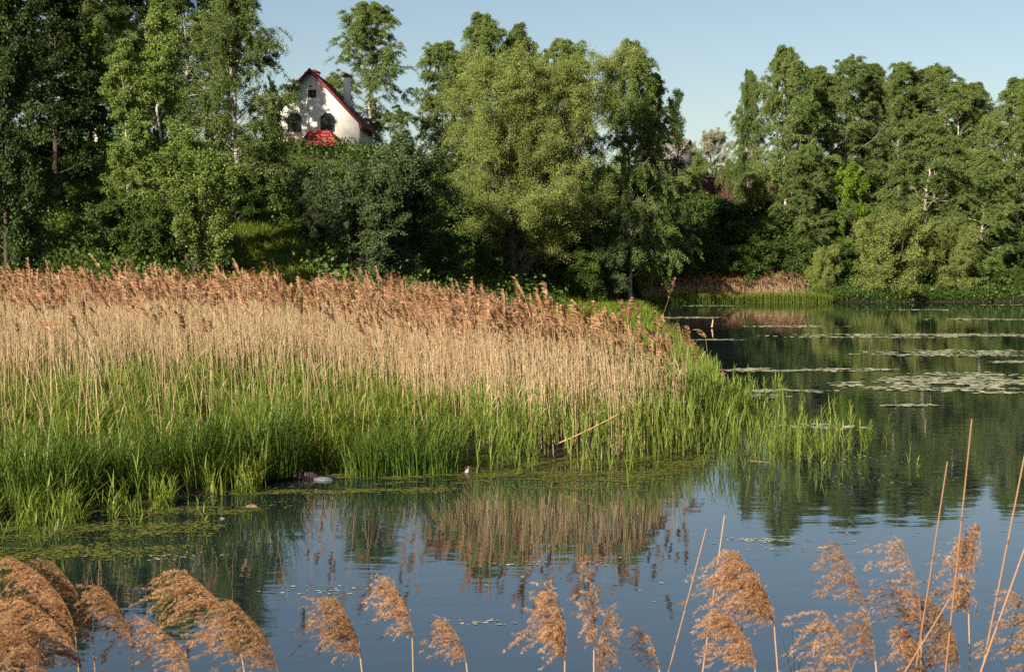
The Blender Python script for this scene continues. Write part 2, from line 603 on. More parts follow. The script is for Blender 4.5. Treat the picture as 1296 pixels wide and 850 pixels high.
def proto(k):
    if k in PROTO:
        return PROTO[k]
    b = dict(n_sub=9, sub_len=0.36, n_twig=3, twig_len=1.25, droop=1.0, n_leaf=124, leaf=(0.118, 0.076), down=1.2, trunk_r=0.17, limb_drop=0.30, jit=0.09)
    if k == "birch_a":
        t = make_tree(k, 11, 20, 6.8, 0.10, p_birch, 50, (26, 64), 0.35, mats=(M_BIRCH, M_BBARK), **b)
    elif k == "birch_b":
        t = make_tree(k, 12, 20, 6.3, 0.08, p_birch, 50, (28, 66), 0.3, mats=(M_BIRCH, M_BBARK), **{**b, "twig_len": 1.5, "n_leaf": 124})
    elif k == "birch_c":
        t = make_tree(k, 13, 20, 6.6, 0.10, p_birch, 36, (24, 62), 0.45, mats=(M_BIRCH, M_BBARK), stems=((0.03, 0.02), (-0.08, 0.03)), **{**b, "n_sub": 5})
    elif k == "young_birch":
        t = make_tree(k, 14, 14, 2.5, 0.16, p_cone, 34, (42, 66), 0.3, mats=(M_BIRCH_Y, M_BBARK), **{**b, "n_sub": 6, "twig_len": 0.8, "droop": 0.6, "n_leaf": 72, "trunk_r": 0.10, "limb_drop": 0.15, "leaf": (0.110, 0.075)})
    elif k == "willow":
        t = make_tree(k, 15, 16.5, 5.4, 0.08, p_round, 19, (28, 60), 0.6, 11, 0.46, 4, 1.0, 0.30, 84, (0.110, 0.050), 0.3, 0.32, (M_WILLOW, M_BARK),
                      stems=((0.0, -0.06), (0.20, -0.05), (-0.17, -0.05), (0.36, -0.10), (-0.05, -0.25), (0.12, 0.16)), jit=0.17)
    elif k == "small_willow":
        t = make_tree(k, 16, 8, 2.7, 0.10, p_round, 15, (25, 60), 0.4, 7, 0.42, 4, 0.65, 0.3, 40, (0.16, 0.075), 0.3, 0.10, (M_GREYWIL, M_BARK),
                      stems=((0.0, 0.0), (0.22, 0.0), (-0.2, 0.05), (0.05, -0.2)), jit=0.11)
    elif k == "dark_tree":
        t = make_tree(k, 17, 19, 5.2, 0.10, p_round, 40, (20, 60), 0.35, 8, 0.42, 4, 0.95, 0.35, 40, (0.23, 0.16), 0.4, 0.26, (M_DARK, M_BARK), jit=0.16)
    elif k == "maple":
        t = make_tree(k, 18, 10, 2.8, 0.15, p_round, 26, (15, 55), 0.3, 6, 0.42, 3, 0.6, 0.3, 24, (0.21, 0.19), 0.2, 0.12, (M_MAPLE, M_BARK), jit=0.12)
    elif k == "bush":
        t = make_tree(k, 19, 4, 2.0, 0.02, p_round, 15, (10, 65), 0.3, 6, 0.45, 4, 0.5, 0.15, 26, (0.13, 0.085), 0.2, 0.05, (M_BUSH, M_BARK), stems=((0.1, 0.0), (-0.2, 0.1), (0.15, -0.25)), jit=0.10)
    elif k == "lake_willow":
        t = make_tree(k, 20, 7, 3.4, 0.02, p_round, 17, (5, 58), 0.25, 7, 0.42, 4, 0.7, 0.4, 46, (0.115, 0.070), 0.4, 0.09, (M_WILLOW, M_BARK), stems=((0.12, -0.1), (-0.28, 0.0), (0.35, -0.05), (-0.02, -0.3)), jit=0.12)
    elif k == "lilac":
        t = make_tree(k, 21, 5.5, 2.0, 0.05, p_round, 15, (30, 70), 0.4, 6, 0.40, 3, 0.5, 0.05, 46, (0.10, 0.065), 0.1, 0.07, (M_BIRCH_Y, M_BARK), stems=((0.05, 0.0), (-0.15, 0.1), (0.18, -0.1)), jit=0.10)
    elif k == "poplar":
        t = make_tree(k, 22, 15, 1.6, 0.1, p_round, 40, (50, 72), 0.4, 5, 0.5, 3, 0.7, 0.2, 22, (0.15, 0.11), 0.3, 0.14, (M_GREYWIL, M_BARK), jit=0.12)
    elif k == "blossom":
        t = make_tree(k, 23, 7, 3.2, 0.1, p_round, 18, (15, 60), 0.4, 7, 0.42, 4, 0.6, 0.05, 22, (0.12, 0.10), 0.0, 0.11, (M_BLOSSOM, M_BARK), stems=((0.1, 0.0), (-0.14, 0.05)), jit=0.10)
    PROTO[k] = t
    return t


NAMES = dict(birch_a="birch_tree", birch_b="birch_tree", birch_c="birch_tree", young_birch="young_birch_tree", willow="willow_tree", small_willow="small_willow_tree",
             dark_tree="broadleaf_tree", maple="maple_tree", bush="shrub", lake_willow="willow_shrub", lilac="shrub", poplar="poplar_tree", blossom="blossom_tree")
CATS = dict(bush="shrub", lilac="shrub", lake_willow="shrub")


WIDE = dict(birch_a=1.5, birch_b=1.5, birch_c=1.5, small_willow=1.25, poplar=1.2, young_birch=1.25, dark_tree=1.15, lake_willow=1.2, bush=1.2)


def plant(k, X, Y, H, label, group=None, wide=1.0, rz=None):
    t = proto(k)
    z = float(ground_z(X, Y))
    s = H / t["H"]
    rz = RNG.uniform(0, 6.28) if rz is None else rz
    e = empty(NAMES[k], (X, Y, z - 0.05), label, CATS.get(k, "tree"), group, rz)
    wide = wide * WIDE.get(k, 1.0)
    e.scale = (s * wide, s * wide, s)
    link("trunk", t["trunk"], e)
    link("crown", t["crown"], e)
    return e


def plant_px(k, px, ytop, d, label, group=None, wide=1.0, rz=None):
    top = P(px, ytop, d)
    H = top[2] - float(ground_z(top[0], d))
    return plant(k, top[0], d, H, label, group, wide, rz)


TREES = [
    # left bank
    ("dark_tree", 2, -40, 68, "dark leafy tree filling the shaded upper left corner of the bank", None, 0.62, 0.3),
    ("dark_tree", 66, -50, 96, "tall dark tree behind the yellow-green maple in the left wood", None, 1.0, 1.3),
    ("birch_b", -22, 20, 96, "shaded birch with hanging twigs at the outer left of the wood", None, 1.1, 2.0),
    ("birch_a", 120, -30, 118, "dark birch standing behind the two sunlit young birches", None, 1.1, 4.0),
    ("birch_c", 235, -60, 124, "very tall birch behind the gap between young birches and house", None, 1.0, 2.0),
    ("maple", 112, 25, 101, "yellow-green maple glowing above the dark undergrowth in the left wood", None, 0.8, 0.0),
    ("young_birch", 158, 48, 85, "sunlit young birch, shorter and left of its white-stemmed twin", None, 0.95, 0.5),
    ("young_birch", 203, -8, 86, "sunlit young birch with white stem, taller of the bright pair", None, 0.95, 2.5),
    ("lilac", 240, 165, 84, "rounded olive-green shrub in front of the white-stemmed young birch", None, 1.15, 0.5),
    ("birch_b", 296, -48, 100, "tall drooping birch whose branches overhang the white house", None, 0.82, 0.6),
    ("dark_tree", 345, 95, 108, "dark leafy tree screening the lower left of the white house", None, 0.42, 3.3),
    ("birch_a", 468, 2, 168, "tall birch rising behind the house chimney, alone against the sky", None, 1.0, 5.2),
    ("small_willow", 456, 200, 88, "dusky small willow with two dark stems below the white house", None, 0.95, 0.2),
    ("small_willow", 505, 172, 92, "dusky small willow leaning towards the great sunlit willow", None, 1.05, 2.2),
    ("small_willow", 402, 240, 95, "low dark willow in shade under the house fence", None, 1.0, 4.2),
    # centre
    ("willow", 652, 62, 104, "huge sunlit willow with many spreading limbs in the centre", None, 1.15, 0.0),
    ("birch_b", 610, 16, 120, "birch with the highest pointed top behind the great willow", None, 0.75, 1.0),
    ("birch_a", 560, 52, 118, "birch on the house side of the great willow, loose drooping edge", None, 0.75, 2.0),
    ("birch_b", 658, 30, 122, "slim birch top just over the middle of the great willow", None, 0.7, 3.0),
    ("birch_a", 712, 48, 120, "pale birch top over the pond-side half of the great willow", None, 0.75, 4.4),
    ("birch_b", 799, 50, 110, "dark drooping birch close on the right of the great willow", None, 0.62, 0.9),
    ("birch_a", 826, 92, 114, "second dark birch, a little lower, beside the slim poplar", None, 0.5, 2.9),
    ("birch_b", 506, 136, 142, "leafy birch hiding the lower end of the red house roof", None, 0.8, 1.9),
    ("dark_tree", 272, -50, 139, "very tall dense tree added to shade the white house, beside the drooping birch", None, 0.62, 1.4),  # added tree, its dense crown chosen to keep the sun off the house
    ("birch_a", 352, 140, 136, "birch whose twigs veil the left window of the white house", None, 0.5, 0.9),
    ("small_willow", 816, 215, 116, "grey-green willow leaning out at the foot of the dark birches", None, 0.6, 1.1),
    ("small_willow", 770, 262, 107, "grey-green low willow under the great willow beside the small bay", None, 0.8, 3.1),
    ("poplar", 857, 112, 135, "slim pale poplar standing alone between two groves", None, 0.9, 0.4),
    ("blossom", 905, 160, 152, "pale blossoming tree above the maroon fence", None, 1.15, 0.4),
    ("blossom", 950, 172, 156, "pale blossoming tree half hidden behind the slender outer birch", None, 1.0, 2.4),
    ("lilac", 885, 190, 143, "bright yellow-green shrub in front of the blossoming tree", None, 0.8, 1.0),
    ("lilac", 925, 200, 143, "olive shrub above the maroon fence beside the yellow-green one", None, 0.9, 2.0),
    # right grove
    ("birch_b", 948, 88, 131, "slender outer birch on the house side of the far grove", None, 0.45, 0.2),
    ("birch_b", 995, 58, 129, "tall birch with pale trunk visible above the far reeds", None, 0.72, 1.2),
    ("birch_c", 1068, 68, 136, "broad birch, highest of the far grove, with a dark middle", None, 0.95, 0.0),
    ("birch_a", 1140, 78, 139, "birch in the middle of the far grove behind the sunlit front birch", None, 0.9, 3.3),
    ("birch_c", 1205, 80, 134, "wide birch with a leaning white limb near the sky gap", None, 0.95, 2.1),
    ("birch_a", 1030, 84, 138, "rounded birch filling the dip between the pale-trunked and the broad birch", None, 1.0, 1.7),
    ("birch_b", 1104, 80, 142, "rounded birch filling the skyline beside the broad birch", None, 1.0, 4.7),
    ("birch_a", 1172, 86, 141, "rounded birch behind the low front birch", None, 1.05, 0.9),
    ("birch_b", 1234, 104, 136, "lower birch at the edge of the sky gap", None, 0.9, 3.9),
    ("birch_b", 1172, 148, 123, "sunlit low front birch with hanging twigs over the willow shrub", None, 1.25, 4.1),
    ("birch_a", 1245, 190, 122, "drooping sunlit birch leaning over the far water", None, 1.1, 5.1),
    ("birch_b", 1290, 98, 126, "outermost birch of the far grove, drooping against the sky", None, 0.9, 0.7),
    ("maple", 1080, 205, 125, "bright green young maple shining between the far birches", None, 0.85, 0.4),
    ("lake_willow", 1125, 262, 118.5, "broad sunlit willow shrub overhanging the far waterline", None, 1.0, 0.5),
    ("lake_willow", 1040, 308, 119, "small round willow shrub at the end of the far reeds", None, 0.7, 1.5),
    ("lake_willow", 1205, 275, 119.5, "shaded willow shrub at the waterline under the drooping birches", None, 0.9, 3.5),
    ("birch_a", 1015, 195, 124, "low leafy birch under the tall pale-trunked birch", None, 1.0, 2.6),
    ("dark_tree", 1255, 235, 131, "dark tree in the deep shade behind the drooping front birch", None, 0.8, 1.0),
    ("dark_tree", 1100, 175, 141, "dark tree behind the bright young maple", None, 0.8, 2.0),
]
for k, px, yt, d, lab, grp, wd, rz in TREES:
    plant_px(k, px, yt, d, lab, grp, wd, rz)

# trees of the same bank that stand outside the frame and throw their shade into it
g = "trees of the wood beyond the edge of the view"
for k, X, Y, H in (("dark_tree", -40, 66, 18), ("dark_tree", -49, 68, 20), ("birch_c", -48, 80, 20), ("dark_tree", -56, 86, 20), ("birch_a", -45, 92, 20)):
    plant(k, X, Y, H, "tree of the wood standing beyond the left edge of the view", g)
g = "birches closing the far grove behind"
for px, yt, d in ((1020, 120, 150), (1100, 105, 152), (1170, 110, 155), (1240, 130, 150), (1290, 150, 145), (1330, 100, 135)):
    plant_px("birch_a" if px % 20 else "birch_b", px, yt, d, "birch closing the rear of the far grove on top of the bank", g, 1.1)
g = "trees closing the wood behind the young birches"
for px, yt, d in ((-10, -60, 130), (60, -80, 135), (150, -40, 138), (200, -60, 140)):
    plant_px("dark_tree", px, yt, d, "dark tree closing the wood behind the sunlit young birches", g, 1.0)

# understory shrubs
def shrubs(spots, label, group, k="bush"):
    for px, yt, d, w in spots:
        plant_px(k, px, yt, d, label, group, w)


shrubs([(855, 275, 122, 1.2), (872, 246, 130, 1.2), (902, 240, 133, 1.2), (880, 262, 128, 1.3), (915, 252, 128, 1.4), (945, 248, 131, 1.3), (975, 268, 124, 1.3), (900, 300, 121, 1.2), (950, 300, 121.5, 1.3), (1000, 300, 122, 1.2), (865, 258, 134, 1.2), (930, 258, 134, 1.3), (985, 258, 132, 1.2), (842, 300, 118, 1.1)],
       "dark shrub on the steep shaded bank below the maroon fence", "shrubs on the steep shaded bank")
shrubs([(70, 225, 96, 1.2), (120, 235, 87, 1.2), (140, 245, 84, 1.1), (190, 250, 84, 1.0), (296, 212, 99, 1.3), (340, 200, 110, 1.2), (40, 190, 105, 1.4), (100, 190, 108, 1.4), (150, 205, 110, 1.3)],
       "dark undergrowth shrub on the wooded slope behind the reeds", "shrubs on the wooded slope")
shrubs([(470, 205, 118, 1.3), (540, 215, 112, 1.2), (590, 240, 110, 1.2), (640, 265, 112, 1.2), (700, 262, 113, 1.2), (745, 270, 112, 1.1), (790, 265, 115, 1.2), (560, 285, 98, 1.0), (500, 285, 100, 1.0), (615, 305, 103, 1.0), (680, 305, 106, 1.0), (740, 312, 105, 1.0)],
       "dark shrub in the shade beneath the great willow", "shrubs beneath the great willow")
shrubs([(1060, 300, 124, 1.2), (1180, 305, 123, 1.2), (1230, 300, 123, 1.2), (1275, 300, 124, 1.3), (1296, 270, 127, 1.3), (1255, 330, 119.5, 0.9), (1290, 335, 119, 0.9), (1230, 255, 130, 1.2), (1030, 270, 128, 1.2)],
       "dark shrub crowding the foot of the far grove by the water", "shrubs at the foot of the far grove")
shrubs([(474, 184, 140, 1.1), (368, 208, 136, 0.7), (520, 190, 136, 1.2)],
       "leafy garden shrub growing along the maroon fence of the white house", "garden shrubs by the white house")

# ------------------------------------------------------------------ houses and fences
M_WALL = plain_mat("white_render", (0.62, 0.60, 0.55), (0.52, 0.50, 0.46), 1.5, 0.9)
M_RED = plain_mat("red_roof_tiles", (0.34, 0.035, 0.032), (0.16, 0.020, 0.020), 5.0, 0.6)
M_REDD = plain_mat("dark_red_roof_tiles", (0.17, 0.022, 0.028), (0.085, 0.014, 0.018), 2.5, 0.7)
M_REDV = plain_mat("maroon_fascia", (0.12, 0.014, 0.020), (0.08, 0.010, 0.014), 2.0, 0.6)
M_FRAME = plain_mat("dark_window_frame", (0.045, 0.035, 0.032), None, 4, 0.5)
M_FENCE = plain_mat("maroon_sheet_metal", (0.055, 0.009, 0.015), (0.035, 0.007, 0.011), 1.0, 0.5)
M_GREYR = plain_mat("grey_roof", (0.20, 0.18, 0.155), (0.14, 0.125, 0.11), 2.0, 0.8)
M_ORANGE = plain_mat("orange_brick", (0.50, 0.27, 0.14), (0.40, 0.20, 0.11), 5.0, 0.85)
M_BRICK = plain_mat("chimney_brick", (0.38, 0.22, 0.17), (0.28, 0.15, 0.12), 6.0, 0.85)


def glass_mat():
    m, N, L = new_mat("window_glass")
    b = N.new("ShaderNodeBsdfPrincipled")
    b.inputs["Base Color"].default_value = (0.02, 0.025, 0.03, 1)
    b.inputs["Roughness"].default_value = 0.08
    o = N.new("ShaderNodeOutputMaterial")
    L.new(b.outputs[0], o.inputs[0])
    return m


M_GLASS = glass_mat()


def window(parent, x, z, w, h, y, arch=False):
    """window in a wall whose outer face is at y; built facing -y"""
    ol = [(-w / 2, 0), (w / 2, 0), (w / 2, h), (-w / 2, h)]
    if arch:
        c = w * 0.28
        ol = [(-w / 2, 0), (w / 2, 0), (w / 2, h - c), (w / 2 - c, h), (-w / 2 + c, h), (-w / 2, h - c)]
    fr = MB()
    n = len(ol)
    t = 0.10
    cx, cz = 0, h / 2
    inner = [(px * (1 - 2 * t / w), cz + (pz - cz) * (1 - 2 * t / h)) for px, pz in ol]
    V, Q = [], []
    for k in range(n):
        (a, b), (c_, d_) = ol[k], ol[(k + 1) % n]
        (ia, ib), (ic, id_) = inner[k], inner[(k + 1) % n]
        i0 = len(V)
        for yy in (y - 0.07, y + 0.05):
            V += [(x + a, yy, z + b), (x + c_, yy, z + d_), (x + ic, yy, z + id_), (x + ia, yy, z + ib)]
        Q += [(i0, i0 + 1, i0 + 2, i0 + 3), (i0, i0 + 4, i0 + 5, i0 + 1), (i0 + 3, i0 + 2, i0 + 6, i0 + 7)]
    fr.add(V, Q)
    if h > 1.0:
        fr.box((x - 0.045, y - 0.06, z + t), (x + 0.045, y - 0.012, z + h - t))
        fr.box((x - w / 2 + t, y - 0.055, z + h * 0.62), (x - 0.047, y - 0.014, z + h * 0.62 + 0.07))
        fr.box((x + 0.047, y - 0.055, z + h * 0.62), (x + w / 2 - t, y - 0.014, z + h * 0.62 + 0.07))
    f = link("window", fr.mesh("window", [M_FRAME]), parent)
    pn = MB()
    k = len(inner)
    V = [(x + a, y - 0.004, z + b) for a, b in inner]
    pn.add(V, [(i, i + 1, k - 2 - i, k - 1 - i) for i in range(k // 2 - 1)] if k == 6 else [(0, 1, 2, 3)])
    link("pane", pn.mesh("pane", [M_GLASS]), f)
    return f


def slab(parent, name, a, b, c, d, t, mat, rows=0):
    """sloping roof slab from corner points a,b (eave) c,d (ridge), thickness t, with raised tile courses"""
    a, b, c, d = [np.array(v, float) for v in (a, b, c, d)]
    n = norm(np.cross(b - a, d - a)) * t
    m = MB()
    V = [a, b, c, d, a + n, b + n, c + n, d + n]
    m.add(V, [(0, 3, 2, 1), (4, 5, 6, 7), (0, 1, 5, 4), (1, 2, 6, 5), (2, 3, 7, 6), (3, 0, 4, 7)])
    for i in range(rows):
        u0, u1 = i / rows, (i + 0.86) / rows
        p = [a + (d - a) * u0, b + (c - b) * u0, b + (c - b) * u1, a + (d - a) * u1]
        q = [p[0] + n * 1.55, p[1] + n * 1.55, p[2] + n * 1.06, p[3] + n * 1.06]
        m.add(q + [p[0] + n * 1.02, p[1] + n * 1.02], [(0, 1, 2, 3), (0, 4, 5, 1)])
    return link(name, m.mesh(name, [mat]), parent)


def white_house():
    d = 150.0
    apex = P(393, 90, d)
    rz = R(-2)
    zg = float(ground_z(apex[0], d + 4))
    hb = apex[2] - zg
    h = empty("white_house", (apex[0], d, zg), "white rendered house with steep dark red gable roof among the trees", "house", None, rz)
    W, DEP, slope = 5.0, 11.0, 1.06
    ze = hb - W * slope
    m = MB()
    m.prism([(-W, -0.6), (W, -0.6), (W, ze), (0.02, hb - 0.02), (-0.02, hb - 0.02), (-W, ze)], 0, DEP)
    link("wall", m.mesh("wall", [M_WALL]), h)
    OV = 0.7
    for sgn in (1, -1):
        e0 = (sgn * (W + OV), -0.55, ze - OV * slope)
        e1 = (sgn * (W + OV), DEP + 0.5, ze - OV * slope)
        r1 = (0, DEP + 0.5, hb)
        r0 = (0, -0.55, hb)
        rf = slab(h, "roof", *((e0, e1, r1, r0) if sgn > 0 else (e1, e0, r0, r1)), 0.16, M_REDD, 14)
        fb = MB()
        y = -0.60
        p = [(sgn * (W + OV + 0.02), ze - OV * slope - 0.12), (sgn * (W + OV + 0.02), ze - OV * slope + 0.22), (0, hb + 0.28), (0, hb - 0.14)]
        fb.add([(a, y, b) for a, b in p] + [(a, y + 0.045, b) for a, b in p], [(0, 1, 2, 3), (4, 7, 6, 5), (0, 4, 5, 1), (1, 5, 6, 2), (2, 6, 7, 3), (3, 7, 4, 0)])
        link("fascia_board", fb.mesh("fascia_board", [M_REDV]), rf)
    for cx, cy_, hz, wd in ((3.05, 5.0, 1.0, 0.68), (-0.95, 7.5, 0.75, 1.0)):
        c = MB()
        zr = hb - abs(cx) * slope
        c.box((cx - wd / 2, cy_, zr - 0.8), (cx + wd / 2, cy_ + 0.8, hb + hz - (1.0 if cx > 0 else 0)))
        ch = link("chimney", c.mesh("chimney", [M_WALL if cx > 0 else M_BRICK]), h)
        k = MB()
        zt = hb + hz - (1.0 if cx > 0 else 0)
        k.box((cx - wd / 2 - 0.12, cy_ - 0.12, zt + 0.003), (cx + wd / 2 + 0.12, cy_ + 0.92, zt + 0.14))
        k.prism([(cx - wd / 2 - 0.1, zt + 0.142), (cx + wd / 2 + 0.1, zt + 0.142), (cx + 0.1, zt + 0.36), (cx - 0.1, zt + 0.36)], cy_ - 0.1, cy_ + 0.9)
        link("chimney_cap", k.mesh("chimney_cap", [M_REDV]), ch)
    window(h, 0.15, hb - 2.75, 0.85, 0.80, 0)
    window(h, 1.75, hb - 6.3, 1.45, 1.95, 0, True)
    window(h, -1.75, hb - 6.3, 1.45, 1.95, 0, True)
    v = MB()
    v.add([(-0.13, -0.03, hb - 1.65), (0.13, -0.03, hb - 1.65), (0.16, -0.03, hb - 1.5), (-0.16, -0.03, hb - 1.5), (-0.13, 0.02, hb - 1.65), (0.13, 0.02, hb - 1.65), (0.16, 0.02, hb - 1.5), (-0.16, 0.02, hb - 1.5)],
          [(0, 1, 2, 3), (0, 4, 5, 1), (3, 2, 6, 7), (1, 5, 6, 2), (0, 3, 7, 4)])
    link("vent", v.mesh("vent", [M_FRAME]), h)
    # porch with its own tiled gable roof, lower wing roof on the left
    pz = hb - 8.1
    p = MB()
    p.box((-0.7, -2.6, -0.6), (3.1, -0.004, pz))
    pw = link("porch", p.mesh("porch", [M_WALL]), h)
    apx = (1.2, -0.01, pz + 1.75)
    for tri in (((-1.1, -3.0, pz), (3.5, -3.0, pz), (2.1, -1.7, pz + 1.7), (0.3, -1.7, pz + 1.7)),):
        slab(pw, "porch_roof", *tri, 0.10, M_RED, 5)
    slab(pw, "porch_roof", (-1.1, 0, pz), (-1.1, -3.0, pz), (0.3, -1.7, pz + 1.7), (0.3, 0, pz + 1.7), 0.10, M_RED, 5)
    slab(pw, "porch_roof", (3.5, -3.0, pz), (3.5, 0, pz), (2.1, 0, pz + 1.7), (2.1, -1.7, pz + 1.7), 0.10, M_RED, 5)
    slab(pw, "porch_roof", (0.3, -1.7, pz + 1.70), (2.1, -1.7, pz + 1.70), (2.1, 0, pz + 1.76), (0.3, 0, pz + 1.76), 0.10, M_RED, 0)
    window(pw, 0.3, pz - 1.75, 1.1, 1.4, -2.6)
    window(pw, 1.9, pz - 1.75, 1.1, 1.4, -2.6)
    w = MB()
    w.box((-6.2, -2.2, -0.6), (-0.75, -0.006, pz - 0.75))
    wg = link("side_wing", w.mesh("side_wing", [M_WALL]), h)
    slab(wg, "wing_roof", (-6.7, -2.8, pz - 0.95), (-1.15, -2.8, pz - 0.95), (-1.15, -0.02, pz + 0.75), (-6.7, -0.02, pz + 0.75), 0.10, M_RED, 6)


white_house()


def far_house(name, px, ytop, d, W, DEP, wall, roof, rz, label, chim):
    top = P(px, ytop, d)
    zg = float(ground_z(top[0], d))
    hb = top[2] - zg
    h = empty(name, (top[0], d, zg), label, "house", None, rz)
    ze = hb - W * 0.62
    m = MB()
    m.prism([(-W, -0.6), (W, -0.6), (W, ze), (0.02, hb - 0.02), (-0.02, hb - 0.02), (-W, ze)], 0, DEP)
    link("wall", m.mesh("wall", [wall]), h)
    for sgn in (1, -1):
        e0, e1 = (sgn * (W + .4), -0.4, ze - .25), (sgn * (W + .4), DEP + .4, ze - .25)
        r1, r0 = (0, DEP + .4, hb), (0, -.4, hb)
        slab(h, "roof", *((e0, e1, r1, r0) if sgn > 0 else (e1, e0, r0, r1)), 0.14, roof, 8)
    window(h, -1.2, ze - 1.9, 1.1, 1.4, 0)
    window(h, 1.2, ze - 1.9, 1.1, 1.4, 0)
    if chim:
        c = MB()
        c.box((0.6, 2, hb - 1.2), (1.2, 2.6, hb + 0.7))
        link("chimney", c.mesh("chimney", [M_BRICK]), h)


far_house("grey_house", 870, 178, 178, 3.8, 5.5, M_GREYR, M_GREYR, R(62), "grey-roofed house peeping over the blossoming tree", True)
far_house("orange_house", 1052, 200, 160, 4.0, 8, M_ORANGE, M_GREYR, R(-10), "orange-brown house glimpsed through a gap in the far grove", False)


def fence(px0, px1, yt, d0, d1, label):
    a, b = P(px0, yt, d0), P(px1, yt, d1)
    n = max(2, int(round(np.linalg.norm((b - a)[:2]) / 2.5)))
    e = empty("metal_fence", (a[0], a[1], float(ground_z(a[0], a[1]))), label, "fence", None)
    az = math.atan2(b[1] - a[1], b[0] - a[0])
    e.rotation_euler = (0, 0, az)
    Lt = float(np.linalg.norm((b - a)[:2]))
    z0 = e.location[2]
    step = Lt / n
    for i in range(n + 1):
        x = i * step
        wx, wy = a[0] + (b[0] - a[0]) * i / n, a[1] + (b[1] - a[1]) * i / n
        gz = float(ground_z(wx, wy)) - z0
        tz = a[2] + (b[2] - a[2]) * i / n - z0
        m = MB()
        m.box((x - .04, .03, gz - .4), (x + .04, .11, tz + .06))
        link("post", m.mesh("post", [M_FRAME]), e)
        if i < n:
            m = MB()
            k = 20
            xs = np.linspace(x + .006, x + step - .006, k)
            zz = np.where(np.arange(k) % 2, -0.018, 0.018)
            gz2 = min(gz, float(ground_z(a[0] + (b[0] - a[0]) * (i + 1) / n, a[1] + (b[1] - a[1]) * (i + 1) / n)) - z0)
            V = [(xx, q, gz2 - .1) for xx, q in zip(xs, zz)] + [(xx, q, tz) for xx, q in zip(xs, zz)]
            m.add(V, [(j, j + 1, j + 1 + k, j + k) for j in range(k - 1)])
            link("panel", m.mesh("panel", [M_FENCE]), e)


fence(330, 470, 190, 143, 141, "dark maroon sheet-metal fence in front of the white house")
fence(855, 985, 224, 140.5, 140.5, "dark maroon sheet-metal fence on the steep bank below the blossoming tree")


# ------------------------------------------------------------------ blades, reeds
def strip(pts, widths, side):
    """flat ribbon along pts; side = width direction"""
    pts = np.asarray(pts, float)
    w = np.asarray(widths, float)[:, None] * 0.5
    side = np.asarray(side, float)
    V = np.concatenate([pts - side * w, pts + side * w])
    k = len(pts)
    Q = [(i, i + 1, k + i + 1, k + i) for i in range(k - 1)]
    return V, np.array(Q)


def blade_template(rng, n_blades, spread, lean, h=(0.6, 1.0), w=0.012, segs=3, arch=0.35, mat=0):
    m = MB()
    for i in range(n_blades):
        az = rng.uniform(0, 6.28)
        L = rng.uniform(*h)
        r = spread * math.sqrt(rng.uniform(0, 1))
        b = np.array([math.cos(az + 1) * r, math.sin(az + 1) * r, 0])
        out = np.array([math.cos(az), math.sin(az), 0])
        t = np.linspace(0, 1, segs + 1)[:, None]
        ln = lean * rng.uniform(0.2, 1.2)
        pts = b + out * (ln * t + arch * rng.uniform(0.3, 1.2) * t ** 3) * L + np.array([0, 0, 1]) * (t - 0.28 * arch * t ** 3) * L
        sd = np.array([-out[1], out[0], 0])
        m.add(*strip(pts, w * np.array([0.8] + [1.0] * (segs - 1) + [0.1]) if segs > 1 else [w, w * .1], sd), mat, rng.uniform(0, 1))
    return m.arrays()


def shoot_template(rng, mat=0):
    """young green reed: thin stem and alternating upright leaves, unit height"""
    m = MB()
    m.add(*strip([(0, 0, 0), (0, 0, 0.45), (0.01, 0, 0.8)], [0.010, 0.009, 0.004], (0.8, 0.6, 0)), mat, 0.6)
    m.add(*strip([(0, 0, 0), (0, 0, 0.45), (0.01, 0, 0.8)], [0.010, 0.009, 0.004], (-0.6, 0.8, 0)), mat, 0.6)
    az = rng.uniform(0, 6.28)
    for i in range(6):
        z0 = 0.22 + 0.58 * i / 6 + rng.uniform(-.03, .03)
        a = az + (i % 2) * math.pi + rng.normal(0, .5)
        L = rng.uniform(0.26, 0.42)
        out = np.array([math.cos(a), math.sin(a), 0])
        t = np.linspace(0, 1, 4)[:, None]
        el = rng.uniform(0.12, 0.34)
        pts = np.array([0, 0, z0]) + out * (el * t + 0.16 * t ** 3) * L + np.array([0, 0, 1]) * (t - 0.12 * t ** 3) * L
        m.add(*strip(pts, np.array([.010, .018, .013, .002]), (-out[1], out[0], 0)), mat, rng.uniform(.2, 1))
    return m.arrays()


